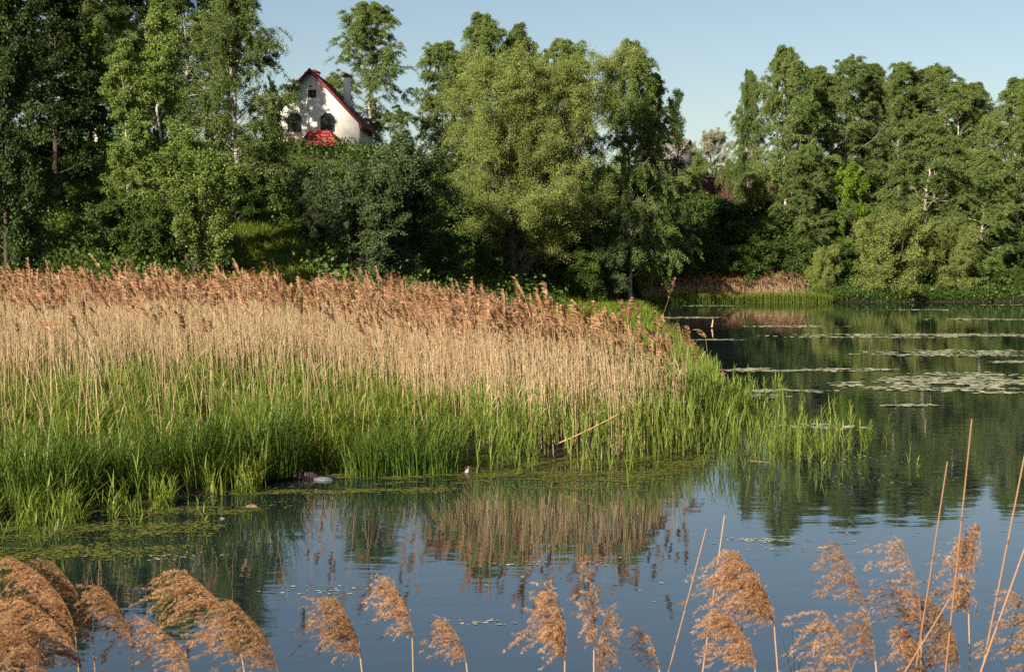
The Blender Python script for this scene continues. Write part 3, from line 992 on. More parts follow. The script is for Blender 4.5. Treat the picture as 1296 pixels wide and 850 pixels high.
def reed_template(rng, panicle=True, sw=0.011):
    """dry reed, unit = metres, 2.4 m tall; mat 0 straw, mat 1 plume. Plume droops to -x (downwind)"""
    m = MB()
    H = 2.4
    bend = rng.normal(0, .05, 2)
    t = np.linspace(0, 1, 4)
    st = np.stack([bend[0] * t ** 2 * H, bend[1] * t ** 2 * H, t * H], 1)
    V, Q = tube(st, np.linspace(sw * .55, sw * .32, 4), 3)
    m.add(V, Q, 0, rng.uniform(.25, .9))
    for i in range(rng.integers(1, 4)):
        z = rng.uniform(.25, .85)
        p, _ = along(st, z)
        a = rng.normal(math.pi, .9)
        out = np.array([math.cos(a), math.sin(a), 0])
        L = rng.uniform(.22, .45)
        tt = np.linspace(0, 1, 4)[:, None]
        pts = p + out * (.55 * tt + .3 * tt ** 2) * L + np.array([0, 0, 1]) * (.55 * tt - rng.uniform(.5, 1.2) * tt ** 2) * L
        m.add(*strip(pts, [.010, .016, .012, .002], (-out[1], out[0], 0)), 0, rng.uniform(.3, 1))
    if panicle:
        L = rng.uniform(.22, .44)
        tp = st[-1]
        tt = np.linspace(0, 1, 5)
        drp = rng.uniform(.15, .6)
        ax = np.stack([tp[0] - L * drp * tt ** 1.6, tp[1] + 0 * tt, tp[2] + L * (tt - .45 * drp * tt ** 2)], 1)
        tc = rng.uniform(0, 1)
        for i in range(26):
            u = i / 26 * .95
            p, d = along(ax, u)
            a = rng.normal(math.pi, 1.2)
            out = np.array([math.cos(a), math.sin(a), 0])
            Lb = L * rng.uniform(.36, .66) * (1 - .55 * u)
            s2 = np.linspace(0, 1, 3)[:, None]
            pts = p + (d * .75 * s2 + out * .42 * s2 ** 1.2 + np.array([-.25, 0, -.42]) * s2 ** 2) * Lb
            sd = norm(np.cross(d, norm(rng.normal(0, 1, 3))))
            m.add(*strip(pts, [.014, .042 * rng.uniform(.6, 1.4), .010], sd), 1, np.clip(.5 * tc + .5 * rng.uniform(0, 1), 0, 1))
    return m.arrays()


def fbm(X, Y, sc, seed=0):
    r = np.random.default_rng(seed)
    v = 0
    for k in range(5):
        a = r.uniform(0, 6.28, 4)
        f = sc * 1.7 ** k
        v = v + (np.sin(X * f * math.cos(a[0]) + Y * f * math.sin(a[0]) + a[1]) * np.sin(X * f * math.sin(a[2]) - Y * f * math.cos(a[2]) + a[3])) / 1.5 ** k
    return v / 1.6


def dry_mask(X, Y):
    """probability of dry reeds on the peninsula"""
    m = Y - front_edge(X)
    back = np.interp(X, [-40, -12, -1.5, 0, 1.8, 3.0, 3.9], [52, 58, 57, 52, 43, 32, 29])
    p = smooth((m - 0.9) / 1.6)
    # green front apron is deeper on the left
    start = np.interp(X, [-14, -8, -5, -3, -1.6, -0.6, 0.3], [32, 36, 37, 35.5, 31.5, 28, 25.5])
    p = p * (np.where(X < -1, .12, .075) + 0.88 * smooth((Y - start + 2.0) / 4.0))
    p = p * (1 - smooth((Y - back) / 3))
    lim = np.interp(Y, [24, 27, 31, 40, 60], [3.2, 3.3, 3.9, 4.2, 5.0])
    p = p * (1 - smooth((X - lim + 0.5) / 0.9)) * (1 - .45 * smooth((-X - 2) / 5))
    return p


T_REED = [reed_template(np.random.default_rng(100 + i)) for i in range(8)]
T_BARE = [reed_template(np.random.default_rng(150 + i), False) for i in range(3)]
T_SHOOT = [shoot_template(np.random.default_rng(200 + i)) for i in range(6)]


def candidates(rng, n, x0, x1, y0, y1):
    # only the wedge the lens can plausibly see, plus a margin
    Y = np.sqrt(rng.uniform(y0 ** 2, y1 ** 2, n))
    X = rng.uniform(-1, 1, n) * (Y * 0.40 + 1.5)
    k = (X > x0) & (X < x1)
    return X[k], Y[k]


def reed_height(X, Y, rng):
    h = 2.20 + 0.30 * fbm(X, Y, 1.6, 15) + 0.42 * smooth((-X + 1) / 9) + 0.22 * fbm(X, Y, 0.35, 5) + rng.normal(0, .20, len(X))
    h = h + .38 * (1 - smooth((Y - 25) / 14)) * (X > -3)
    h = h - .46 * smooth((Y - 28) / 14) - .45 * np.exp(-((X / Y + .150) / .022) ** 2) * smooth((Y - 40) / 10)
    h = h - 0.22 * smooth((X + .5) / 2.5) - 0.42 * smooth((X - 1.6) / 1.8)
    return h


def build_reed_bed():
    rng = np.random.default_rng(31)
    X, Y = candidates(rng, 52000, -26, 6, 17, 62)
    dens = np.clip(0.85 + 0.5 * fbm(X, Y, 0.5, 3), .25, 1)
    k = rng.uniform(0, 1, len(X)) < dry_mask(X, Y) * dens
    X, Y = X[k], Y[k]
    Z = ground_z(X, Y)
    h = reed_height(X, Y, rng)
    n = len(X)
    which = np.where(rng.uniform(0, 1, n) < .34, rng.integers(0, 8, n), rng.integers(8, 11, n))
    h = np.where(which > 7, h * rng.uniform(.72, .98, n), h)
    sc = h / 2.4
    sc3 = np.stack([np.full(n, 1.0), np.full(n, 1.0), sc], 1)
    lean = rng.normal(0, 1, (n, 2)) * np.where(rng.uniform(0, 1, (n, 1)) < .08 * (X[:, None] < 1.5), .11, .03) + np.array([-.012, 0])
    V, Q, M, T = scatter(T_REED + T_BARE, which, np.stack([X, Y, Z - .02], 1), rng.normal(0, .8, n), sc3, lean, rng.uniform(0, 1, n))
    o = link("dry_reeds", make_mesh("dry_reeds", V, Q, [M_REED, M_HEAD], M, T))
    o["kind"] = "stuff"
    o["label"] = "dense bed of tan dry reeds with brown plumes"
    print("dry reeds", n, len(Q))


def build_shoots():
    rng = np.random.default_rng(41)
    X, Y = candidates(rng, 52000, -20, 10, 17, 60)
    m = Y - front_edge(X)
    inside = smooth((m + 0.5) / 0.9) * (1 - .75 * smooth((m - 5) / 6) * (X > -1)) * (1 - .55 * smooth((m - np.where(X < -2, 17, 9)) / 12))
    # loose stand running out into open water beyond the tip
    tip = np.exp(-((X - 5.3) / 1.7) ** 2) * smooth((Y - 25) / 2) * (1 - smooth((Y - 40) / 6)) * 0.42 * smooth((fbm(X, Y, 1.2, 9) + .05) / .5)
    front = smooth((m + 2.2) / 2.0) * .10 * (fbm(X, Y, 1.5, 4) > .05) * (X < 3)
    left = smooth((m + 3.0) / 2.4) * .26 * (X < -3.0) * (fbm(X, Y, 1.7, 14) > -.05)
    inside = inside * np.where(X > -.8, 1.5, 1.0)
    p = np.maximum.reduce([inside * np.clip(.55 + .6 * fbm(X, Y, .8, 6), .1, 1), tip, front, left])
    p = p * np.where((X > -4.1) & (X < -.6) & (m < 3), .35, 1)
    p = p * (1 - .62 * smooth((m - 3) / 2) * (X < -1)) * np.where(X < -.8, np.clip(.62 + 1.0 * fbm(X, Y, .75, 91), .12, 1.15), 1)
    p = p * np.where((X < -3.4) & (m < 4), .5, 1)
    k = rng.uniform(0, 1, len(X)) < p * 1.1
    X, Y = X[k], Y[k]
    n = len(X)
    Z = np.maximum(ground_z(X, Y), -.25)
    hue = np.clip(.45 + .5 * fbm(X, Y, .9, 77) + rng.normal(0, .22, n), 0, 1)
    h = 1.02 + .18 * fbm(X, Y, .6, 8) + rng.normal(0, .16, n) - .25 * smooth((X - 4) / 2) + np.where(X < -.8, .30 * fbm(X, Y, .55, 88) - .10, 0)
    sc3 = np.stack([np.ones(n), np.ones(n), np.clip(h, .4, 1.6)], 1)
    V, Q, M, T = scatter(T_SHOOT, rng.integers(0, 6, n), np.stack([X, Y, Z], 1), rng.uniform(0, 6.28, n), sc3, rng.normal(0, .07, (n, 2)), hue)
    o = link("green_reeds", make_mesh("green_reeds", V, Q, [M_SHOOT], M, T))
    o["kind"] = "stuff"
    o["label"] = "fresh green reed shoots along the water edge"
    print("shoots", n, len(Q))


def build_marsh_grass():
    rng = np.random.default_rng(51)
    tm = [blade_template(np.random.default_rng(300 + i), 22, .14, .25, (.4, .75), .014, 3, .45) for i in range(5)]
    X, Y = candidates(rng, 26000, -18, 0.2, 19, 46)
    m = Y - front_edge(X)
    p = smooth((m - .4) / .6) * (1 - smooth((Y - 38) / 7)) * np.clip(.5 + .6 * fbm(X, Y, .7, 16), .05, 1)
    p *= np.where(X > -1.2, .3, 1)
    k = rng.uniform(0, 1, len(X)) < p * .55
    X, Y = X[k], Y[k]
    n = len(X)
    s = 1.05 + .35 * fbm(X, Y, .5, 18) + rng.normal(0, .12, n)
    V, Q, M, T = scatter(tm, rng.integers(0, 5, n), np.stack([X, Y, ground_z(X, Y)], 1), rng.uniform(0, 6.28, n), np.clip(s, .5, 1.7), None, np.clip(.4 + .6 * fbm(X, Y, .8, 78) + rng.normal(0, .2, n), 0, 1))
    o = link("marsh_grass", make_mesh("marsh_grass", V, Q, [M_GRASS], M, T))
    o["kind"] = "stuff"
    o["label"] = "bright green grass growing on the marshy shore"
    print("marsh grass", n, len(Q))


def build_bank_grass():
    rng = np.random.default_rng(61)
    tm = [blade_template(np.random.default_rng(320 + i), 14, .3, .35, (.25, .55), .03, 2, .5) for i in range(5)]
    n = 60000
    Y = rng.uniform(40, 145, n)
    X = rng.uniform(-1, 1, n) * Y * .40
    s = Y - bank_edge(X)
    p = smooth((s + np.where(X > -6, 45, 1)) / 2) * (X < 14) * ((Y - front_edge(X)) > .4) * (Y > np.interp(X, [-6, 0, 2, 4, 6], [60, 54, 45, 40, 45])) * (1 - smooth((s - 45) / 20)) * np.clip(.6 + .6 * fbm(X, Y, .25, 21), .1, 1)
    k = rng.uniform(0, 1, n) < p
    X, Y = X[k], Y[k]
    n = len(X)
    V, Q, M, T = scatter(tm, rng.integers(0, 5, n), np.stack([X, Y, ground_z(X, Y)], 1), rng.uniform(0, 6.28, n), rng.uniform(.6, 1.4, n), None, rng.uniform(0, 1, n))
    o = link("bank_grass", make_mesh("bank_grass", V, Q, [M_GRASS], M, T))
    o["kind"] = "stuff"
    o["label"] = "sunlit grass on the slope behind the reeds"
    print("bank grass", n, len(Q))


def build_undergrowth():
    """nettles and saplings: leaf clumps over the shaded slopes"""
    rng = np.random.default_rng(71)
    ms = MB()
    tl = []
    for i in range(5):
        r = np.random.default_rng(340 + i)
        pos = r.normal(0, 1, (70, 3)) * np.array([.45, .45, .28]) + np.array([0, 0, .5])
        V, Q = leaf_quads(r, pos, .17, .12, .2)
        tl.append((V, Q, np.zeros(len(Q), int), r.uniform(0, 1, len(Q))))
    n = 16000
    Y = rng.uniform(58, 160, n)
    X = rng.uniform(-1, 1, n) * Y * .40
    s = Y - bank_edge(X)
    wood = np.where(X > 10, 1.0, np.clip(.35 + 1.1 * fbm(X, Y, .18, 23), 0, 1))
    k = (rng.uniform(0, 1, n) < smooth((s + .6) / 1.5) * wood * .6) & (s < 75)
    k = k & ~((X / Y > -.225) & (X / Y < -.145) & (Y < 97))
    X, Y = X[k], Y[k]
    xs = rng.uniform(24, 52, 2600)
    X = np.concatenate([X, xs])
    Y = np.concatenate([Y, front_edge(xs) + rng.uniform(-.3, 3.5, 2600)])
    n = len(X)
    V, Q, M, T = scatter(tl, rng.integers(0, 5, n), np.stack([X, Y, ground_z(X, Y) - .1], 1), rng.uniform(0, 6.28, n), rng.uniform(.7, 1.8, n) * np.where(np.arange(n) >= n - 2600, .5, 1), None, np.where(np.arange(n) >= n - 2600, .5, 1) * rng.uniform(0, 1, n))  # shade under the overhang painted in: waterline clumps get a darker leaf tint
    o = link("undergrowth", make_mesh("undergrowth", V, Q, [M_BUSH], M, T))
    o["kind"] = "stuff"
    o["label"] = "low leafy undergrowth covering the wooded bank"
    print("undergrowth", n, len(Q))


def build_far_reeds():
    rng = np.random.default_rng(81)
    n = 12000
    X = rng.uniform(10.4, 26.0, n)
    s = rng.uniform(0, 1, n)
    e = front_edge(X)
    Y = e - 2.2 + s * 5.0
    # dry behind, green in front; narrower to the right end
    kd = (s > .35) & (X > 9.5) & (X < 24.6) & (rng.uniform(0, 1, n) < np.clip(.75 + .5 * fbm(X, Y * 0, .5, 33), .15, 1))
    Xd, Yd = X[kd], Y[kd]
    m = len(Xd)
    hd = 1.65 + .3 * fbm(Xd, Xd * 0, .7, 34) + rng.normal(0, .14, m)
    sc = np.stack([np.full(m, 2.0), np.full(m, 2.0), hd / 2.4], 1)
    V, Q, M, T = scatter(T_REED + T_BARE, np.where(rng.uniform(0, 1, m) < .2, rng.integers(0, 8, m), rng.integers(8, 11, m)), np.stack([Xd, Yd, np.maximum(ground_z(Xd, Yd), -.2)], 1), rng.normal(0, .8, m), sc, rng.normal(0, .02, (m, 2)), rng.uniform(0, 1, m))
    o = link("far_dry_reeds", make_mesh("far_dry_reeds", V, Q, [M_REED, M_HEAD], M, T))
    o["kind"] = "stuff"
    o["label"] = "strip of tan dry reeds along the far shore"
    kg = (s < .5)
    Xg, Yg = X[kg], Y[kg]
    m = len(Xg)
    hg = .75 + .15 * fbm(Xg, Xg * 0, .9, 35) + rng.normal(0, .1, m)
    sc = np.stack([np.full(m, 1.8), np.full(m, 1.8), hg], 1)
    V, Q, M, T = scatter(T_SHOOT, rng.integers(0, 6, m), np.stack([Xg, Yg, np.maximum(ground_z(Xg, Yg), -.1)], 1), rng.uniform(0, 6.28, m), sc, None, rng.uniform(0, 1, m))
    o = link("far_green_reeds", make_mesh("far_green_reeds", V, Q, [M_SHOOT], M, T))
    o["kind"] = "stuff"
    o["label"] = "green shoots at the foot of the far reeds"


build_reed_bed()
build_shoots()
build_marsh_grass()
build_bank_grass()
build_undergrowth()
build_far_reeds()


# ------------------------------------------------------------------ floating leaves
def pads(rng, X, Y, r, z, tint, tilt=.02):
    n = len(X)
    th = np.linspace(0, 2 * np.pi, 7)[:6][None] + rng.uniform(0, 6.28, (n, 1))
    rr = r[:, None] * rng.uniform(.75, 1.1, (n, 6))
    dx, dy = np.cos(th) * rr, np.sin(th) * rr
    tx, ty = rng.normal(0, tilt, (n, 1)), rng.normal(0, tilt, (n, 1))
    V = np.stack([X[:, None] + dx, Y[:, None] + dy, z[:, None] + dx * tx + dy * ty], -1)
    V[..., 2] = np.maximum(V[..., 2], .002)
    V = V.reshape(-1, 3)
    b = (np.arange(n) * 6)[:, None]
    Q = np.concatenate([b + np.array([[0, 1, 2, 3]]), b + np.array([[0, 3, 4, 5]])])
    return V, Q, np.concatenate([tint, tint])


def build_lily_pads():
    rng = np.random.default_rng(91)
    # ellipses of pads seen at (px centre, py centre, half width px, half height px, count)
    E = [(1010, 413, 60, 1.2, 420), (1130, 425, 150, 3.0, 1000), (1240, 424, 110, 2.5, 900), (1220, 447, 140, 4.5, 900), (1290, 458, 40, 1.5, 160), (1250, 404, 75, 1.4, 420),
         (965, 468, 70, 2.5, 420), (1075, 468, 60, 2.0, 260), (1215, 480, 110, 9.0, 950), (1080, 486, 35, 3.0, 120), (1190, 490, 120, 5, 300), (1170, 392, 45, 0.5, 260), (1270, 386, 40, 0.5, 250),
         (870, 402, 50, 1.2, 300), (900, 387, 45, .5, 200), (985, 495, 60, 2, 120), (1150, 513, 30, 1.5, 50), (905, 430, 40, .8, 90), (1270, 497, 30, 1.5, 40),
         (1040, 540, 60, 5, 40), (1130, 590, 120, 25, 60), (960, 500, 30, 5, 50), (1060, 575, 50, 14, 60),
         (1000, 690, 80, 9, 80), (960, 683, 40, 3, 60), (410, 746, 70, 9, 34), (606, 787, 26, 4, 22), (700, 715, 90, 5, 80), (250, 705, 70, 8, 50), (1130, 690, 120, 30, 24), (800, 740, 200, 50, 20)]
    XX, YY = [], []
    for cx, cy_, hw, hh, n in E:
        a = rng.uniform(0, 6.28, n)
        r = np.sqrt(rng.uniform(0, 1, n)) * rng.uniform(.6, 1.15, n)
        for q in range(n):
            p = G(cx + hw * r[q] * math.cos(a[q]), cy_ + hh * r[q] * math.sin(a[q]))
            XX.append(p[0])
            YY.append(p[1])
    X, Y = np.array(XX), np.array(YY)
    X = X + rng.normal(0, .15, len(X))
    k = fbm(X * .6, Y, 1.1, 40) > -.38
    X, Y = X[k], Y[k]
    n = len(X)
    r = rng.uniform(.06, .15, n) * np.where(Y < 30, .22, 1)
    V, Q, T = pads(rng, X, Y, r, rng.uniform(.004, .02, n) * np.where(Y < 30, .4, 1), rng.uniform(0, 1, n), .04)
    o = link("lily_pads", make_mesh("lily_pads", V, Q, [M_PAD], None, T))
    o["kind"] = "stuff"
    o["label"] = "drifts of pale floating lily pads on the pond"


def build_duckweed():
    rng = np.random.default_rng(92)
    n = 420000
    Y = np.sqrt(rng.uniform(16.5 ** 2, 30 ** 2, n))
    X = rng.uniform(-9.5, 5.5, n)
    m = Y - front_edge(X)
    f = fbm(X * .45, Y * 1.6, 1.3, 50) + .8 * fbm(X * .5, Y * 2, 5.0, 51)
    band = smooth((m + np.interp(X, [-8, -4, -3.6, 0, 3, 5], [2.6, 4.0, 3.0, 2.4, 2.2, 1.2])) / 1.4)
    p = band * np.clip(.18 + 1.5 * f, 0.02, 1) * (1 - .6 * smooth((m - 2) / 3))
    k = rng.uniform(0, 1, n) < p * .6
    X, Y = X[k], Y[k]
    n = len(X)
    V, Q, T = pads(rng, X, Y, rng.uniform(.008, .026, n) * rng.uniform(.7, 1.5, n), rng.uniform(.004, .008, n), rng.beta(2, 2, n), .01)
    o = link("duckweed", make_mesh("duckweed", V, Q, [M_WEED], None, T))
    o["kind"] = "stuff"
    o["label"] = "olive film of duckweed and algae along the reeds"
    print("duckweed", n)


build_lily_pads()
build_duckweed()


# ------------------------------------------------------------------ sedge clumps
def sedge(px, py, rad, h, label, seed):
    g0 = G(px, py)
    r = np.random.default_rng(seed)
    m = MB()
    for i in range(int(900 * rad)):
        az = r.uniform(0, 6.28)
        rr = rad * math.sqrt(r.uniform(0, 1))
        b = np.array([math.cos(az) * rr * 1.2, math.sin(az) * rr * .8, 0])
        a2 = az + r.normal(0, .9)
        out = np.array([math.cos(a2), math.sin(a2), 0])
        L = h * r.uniform(.45, 1.22) * (1 - .25 * (rr / rad) ** 2)
        t = np.linspace(0, 1, 5)[:, None]
        ar = r.uniform(.10, .48) * (.5 + .7 * rr / rad)
        pts = b + out * (.12 * t + ar * t ** 2.4) * L + np.array([0, 0, 1]) * (t - .42 * ar * t ** 3) * L
        m.add(*strip(pts, [.012, .014, .013, .010, .002], (-out[1], out[0], 0)), 0, r.uniform(0, 1))
    z = max(float(ground_z(g0[0], g0[1])), -.05)
    e = link("sedge_clump", m.mesh("sedge_clump", [M_SEDGE]), None, (g0[0], g0[1], z))
    tag(e, label, "plant")


sedge(322, 606, .70, 1.45, "dark green sedge clump bulging over the floating boards", 1)
sedge(232, 618, .66, 1.32, "dark green sedge clump one step inland of the bulging clump", 2)
sedge(40, 645, .80, 1.30, "dark green sedge clump at the outer left end of the shore", 3)
sedge(140, 632, .62, 1.10, "dark green sedge clump between the outer clump and the bulging ones", 4)
sedge(528, 597, .66, 1.12, "green sedge clump hanging over the dark hollow by the capped bottle", 5)
sedge(470, 600, .45, .85, "lighter sedge clump at the water edge between boards and hollow", 6)

# ------------------------------------------------------------------ litter and sticks
M_BOARD = plain_mat("dark_board", (0.045, 0.02, 0.028), None, 4, .5)
M_GREYB = plain_mat("grey_board", (0.13, 0.14, 0.16), (0.07, 0.075, 0.09), 9, .5)
M_PALE = plain_mat("pale_plastic", (0.28, 0.30, 0.31), (0.18, 0.20, 0.21), 12, .4)
M_CAP = plain_mat("red_plastic", (0.25, 0.025, 0.03), None, 5, .4)
M_LITTER = plain_mat("brown_litter", (0.24, 0.155, 0.10), (0.07, 0.04, 0.035), 26, .7)


def lathe(m, prof, base, axis, n=10, mat=0):
    base, axis = np.array(base, float), norm(np.array(axis, float))
    pts = [base + axis * z for _, z in prof]
    m.add(*tube(pts, [r_ for r_, _ in prof], n), mat)


p = G(385, 606)
b = MB()
w, hh = .26, .14
b.add([(-w, -.05, -.03), (w, -.05, -.03), (w * .98, .12, -.02), (-w, .12, -.02), (-w, -.05, hh), (w * .55, -.045, hh * .82), (w * .55, .12, hh * .80), (-w, .12, hh),
       (w, -.05, .05), (w, .12, .05)], [(0, 3, 2, 1), (0, 1, 5, 4), (4, 5, 6, 7), (3, 7, 6, 2), (0, 4, 7, 3), (1, 8, 5, 5), (5, 8, 9, 6), (1, 2, 9, 8), (2, 6, 9, 9)])
tag(link("floating_board", b.mesh("floating_board", [M_BOARD]), None, p), "dark maroon board floating against the sedge clump", "board")
p = G(411, 607)
b = MB()
b.box((-.17, -.10, -.02), (.15, .10, .035))
b.box((-.10, -.09, .037), (.13, .08, .05))
o = link("floating_sheet", b.mesh("floating_sheet", [M_GREYB]), None, p)
o.rotation_euler = (R(4), R(2), R(-6))
tag(o, "pale grey sheet floating at the end of the dark board", "sheet")

p = G(590, 598)
e = empty("plastic_bottle", (p[0], p[1], -.03), "pale plastic bottle with red cap bobbing in the green scum", "bottle")
ax = (.35, -.1, .9)
m = MB()
lathe(m, [(.002, -.05), (.038, -.045), (.042, -.02), (.042, .07), (.036, .085), (.018, .11), (.016, .125)], (0, 0, .0), ax)
link("body", m.mesh("body", [M_PALE]), e)
m = MB()
q = norm(np.array(ax)) * .118
lathe(m, [(.030, 0), (.032, .004), (.032, .034), (.028, .040), (.001, .041)], q, ax)
link("cap", m.mesh("cap", [M_CAP]), e)


def lump(px, py, sx, sy, sz, mat, name, label, cat, seed):
    r = np.random.default_rng(seed)
    nu, nv = 14, 8
    V = []
    for j in range(nv + 1):
        for i in range(nu):
            a, c = i / nu * 6.283, (j / nv - .25) * math.pi * .62
            k = 1 + .18 * math.sin(3 * a + 2 * c + seed) + .10 * r.normal()
            V.append((math.cos(a) * math.cos(c) * sx * k, math.sin(a) * math.cos(c) * sy * k, math.sin(c) * sz * k))
    Q = [(j * nu + i, j * nu + (i + 1) % nu, (j + 1) * nu + (i + 1) % nu, (j + 1) * nu + i) for j in range(nv) for i in range(nu)]
    me = make_mesh(name, V, Q, [mat])
    tag(link(name, me, None, G(px, py)), label, cat)


lump(320, 641, .09, .06, .035, M_LITTER, "litter_lump", "crumpled brown and pale litter floating among the front shoots", "litter", 3)
lump(282, 656, .045, .03, .02, M_GREYB, "plastic_scrap", "small pale plastic scrap floating in the duckweed", "litter", 4)


def stick(pts, r0, r1, mat, name, label, cat, tint=.5, n=6, k=14):
    pts = np.array(pts, float)
    t = np.linspace(0, 1, k)
    if len(pts) == 3:
        C = (1 - t)[:, None] ** 2 * pts[0] + 2 * (t * (1 - t))[:, None] * pts[1] + t[:, None] ** 2 * pts[2]
    else:
        C = pts[0] + (pts[1] - pts[0]) * t[:, None]
    m = MB()
    m.add(*tube(C, np.linspace(r0, r1, k), n), 0, tint)
    tag(link(name, m.mesh(name, [mat])), label, cat)


stick([P(327, 689, 18.9), P(338, 685, 18.9), P(348, 688, 18.8)], .022, .008, M_BOARD, "drifting_stick", "short black stick drifting off the duckweed edge", "stick")
stick([P(576, 594, 25.8), P(590, 578, 25.9), P(612, 578, 26.2)], .008, .005, M_STALK, "bent_reed_stem", "bare bent stem arching over the capped bottle", "stem", .2)
stick([P(708, 560, 25.5), P(745, 545, 25.7), P(782, 524, 26)], .011, .007, M_STALK, "fallen_reed_stem", "pale fallen reed stem lying aslant across the green shoots", "stem", 1.0)
stick([P(140, 515, 24), P(128, 460, 24), P(88, 402, 24.3)], .014, .007, M_BARK, "leaning_dead_stem", "dark curved dead stem leaning out of the marsh grass", "stem")
stick([G(950, 583), G(975, 585)], .02, .012, M_STALK, "floating_reed_stem", "orange-brown reed stem floating off the tip of the shoots", "stem", .05)
stick([P(901, 414, 75), P(902, 409, 75), P(902.5, 404, 75)], .05, .03, M_STALK, "water_stub", "short orange stub standing in the water beyond the reed tip", "stub", .8)

# reeds that stand clear of the bed at its open end, each on its own
def lone_reed(px, pyt, d, k, label, scale=1.0):
    top = P(px, pyt, d)
    z0 = max(-.2, float(ground_z(top[0], d)))
    tv, tq, tm, tt = T_REED[k]
    h = top[2] - z0
    s = h / 2.65
    e = empty("dry_reed", (top[0], d, z0), label, "reed", "reeds at the open end of the bed")
    st = tm == 0
    for nm, sel, mt in (("stem", st, M_REED), ("plume", ~st, M_HEAD)):
        V = tv.copy()
        V[:, 2] *= s
        if nm == "plume":
            V[:, :2] = (V[:, :2] - V[:, :2].mean(0)) * scale + V[:, :2].mean(0)
        used, inv = np.unique(tq[sel], return_inverse=True)
        link(nm, make_mesh(nm, V[used], inv.reshape(-1, 4), [mt], None, tt[sel]), e)


lone_reed(901, 418, 33, 0, "lone reed standing apart over open water past the bed", 1.3)
lone_reed(887, 432, 32, 1, "reed with drooping plume next to the lone outermost reed", 1.3)
lone_reed(868, 428, 31.5, 2, "reed plume at the corner of the bed, leaning over the green shoots", 1.2)
lone_reed(908, 466, 31, 3, "low reed plume just above the green shoots at the bed end", 1.1)
lone_reed(878, 450, 31, 4, "reed of middling height under the drooping corner plume", 1.2)


# ------------------------------------------------------------------ foreground reeds
def plume_mesh(seed, base, ctrl, tip, dense=1.0, wind=1.0, length=1.0, hue=0.5):
    """drooping Phragmites panicle: axis curve, many drooping branchlets, spikelets with silky hairs"""
    r = np.random.default_rng(seed)
    base, ctrl, tip = [np.array(v, float) for v in (base, ctrl, tip)]
    t = np.linspace(0, 1, 12)[:, None]
    ax = (1 - t) ** 2 * base + 2 * t * (1 - t) * ctrl + t ** 2 * tip
    L = np.linalg.norm(np.diff(ax, axis=0), axis=1).sum()
    m = MB()
    m.add(*tube(ax, np.linspace(.0022, .0006, 12), 5), 0, .45)
    pos, dirs, tn = [], [], []
    nb = int(74 * dense)
    gap = r.uniform(.15, .8)
    for i in range(nb):
        u = (i + r.uniform(0, 1)) / nb
        if abs(u - gap) < .05 and r.uniform() < .8:
            continue
        p, d = along(ax, min(u, .995))
        az = r.uniform(0, 6.28)
        side = norm(np.cross(d, np.array([math.cos(az), math.sin(az), .3])))
        Lb = length * L * r.choice([r.uniform(.22, .45), r.uniform(.45, .75)]) * (.75 + .6 * u) * (1 - .75 * u ** 1.3)
        wk = wind * r.uniform(.55, 1.35)
        wnd = np.array([-1.0 * wk, .18 * r.normal(), -.10])
        d0 = norm(d * r.uniform(.45, 1.15) + side * .42 + wnd * .58)
        s = np.linspace(0, 1, 7)[:, None]
        pts = p + (d0 * s + wnd * .42 * s ** 2 + np.array([0, 0, -1]) * r.uniform(.15, .95) * s ** 2.4) * Lb
        pts = pts + np.cumsum(r.normal(0, .014, (7, 3)), 0) * s * Lb
        m.add(*tube(pts, np.linspace(.0010, .0004, 7), 3), 0, .4)
        bt = .45 * hue + .55 * r.uniform(0, 1)
        k = max(8, int(Lb / .0023))
        for q in range(max(2, k // 8)):
            f = min(.99, r.uniform(.06, 1.0))
            pp, dd = along(pts, f)
            cd = norm(dd + r.normal(0, .17, 3) + wnd * .10 + np.array([0, 0, -.12]))
            cl = r.uniform(.012, .038)
            for _ in range(8):
                pos.append(pp + cd * cl * r.uniform(0, 1) + r.normal(0, .0020, 3))
                dirs.append(norm(cd + r.normal(0, .17, 3)))
                tn.append(np.clip(.6 * bt + .4 * r.uniform(0, 1), 0, 1))
    pos, dirs, tn = np.array(pos), np.array(dirs), np.array(tn)
    n = len(pos)
    sl = r.uniform(.009, .020, (n, 1))
    rv = norm(np.cross(dirs, norm(r.normal(0, 1, (n, 3)))))
    wv = .0020
    V = np.stack([pos, pos + dirs * sl * .4 + rv * wv * .5, pos + dirs * sl, pos + dirs * sl * .4 - rv * wv * .5], 1).reshape(-1, 3)
    m.add(V, np.arange(4 * n).reshape(n, 4), 0, tn)
    # silky hairs
    h = r.integers(0, n, int(n * 1.1))
    hd = norm(dirs[h] + r.normal(0, .6, (len(h), 3)))
    hl = r.uniform(.008, .014, (len(h), 1))
    rv = norm(np.cross(hd, norm(r.normal(0, 1, (len(h), 3)))))
    p2 = pos[h]
    V = np.stack([p2, p2 + hd * hl * .6 + rv * .0008, p2 + hd * hl, p2 + hd * hl * .6 - rv * .0008], 1).reshape(-1, 3)
    m.add(V, np.arange(4 * len(h)).reshape(-1, 4), 0, np.clip(tn[h] + .3, 0, 1))
    return m


def reed_stem(pts, r0, r1, tint):
    m = MB()
    k = len(pts)
    rad = np.linspace(r0, r1, k)
    m.add(*tube(pts, rad, 7), 0, tint)
    for i in range(3, k - 1, 4):   # nodes
        p0, p1 = pts[i], pts[i] + norm(pts[i + 1] - pts[i]) * .012
        m.add(*tube(np.array([p0 - (p1 - p0) * .3, p0, p1, p1 + (p1 - p0) * .3]), [rad[i] * .9, rad[i] * 1.45, rad[i] * 1.35, rad[i] * .9], 7), 0, max(0, tint - .35))
    return m


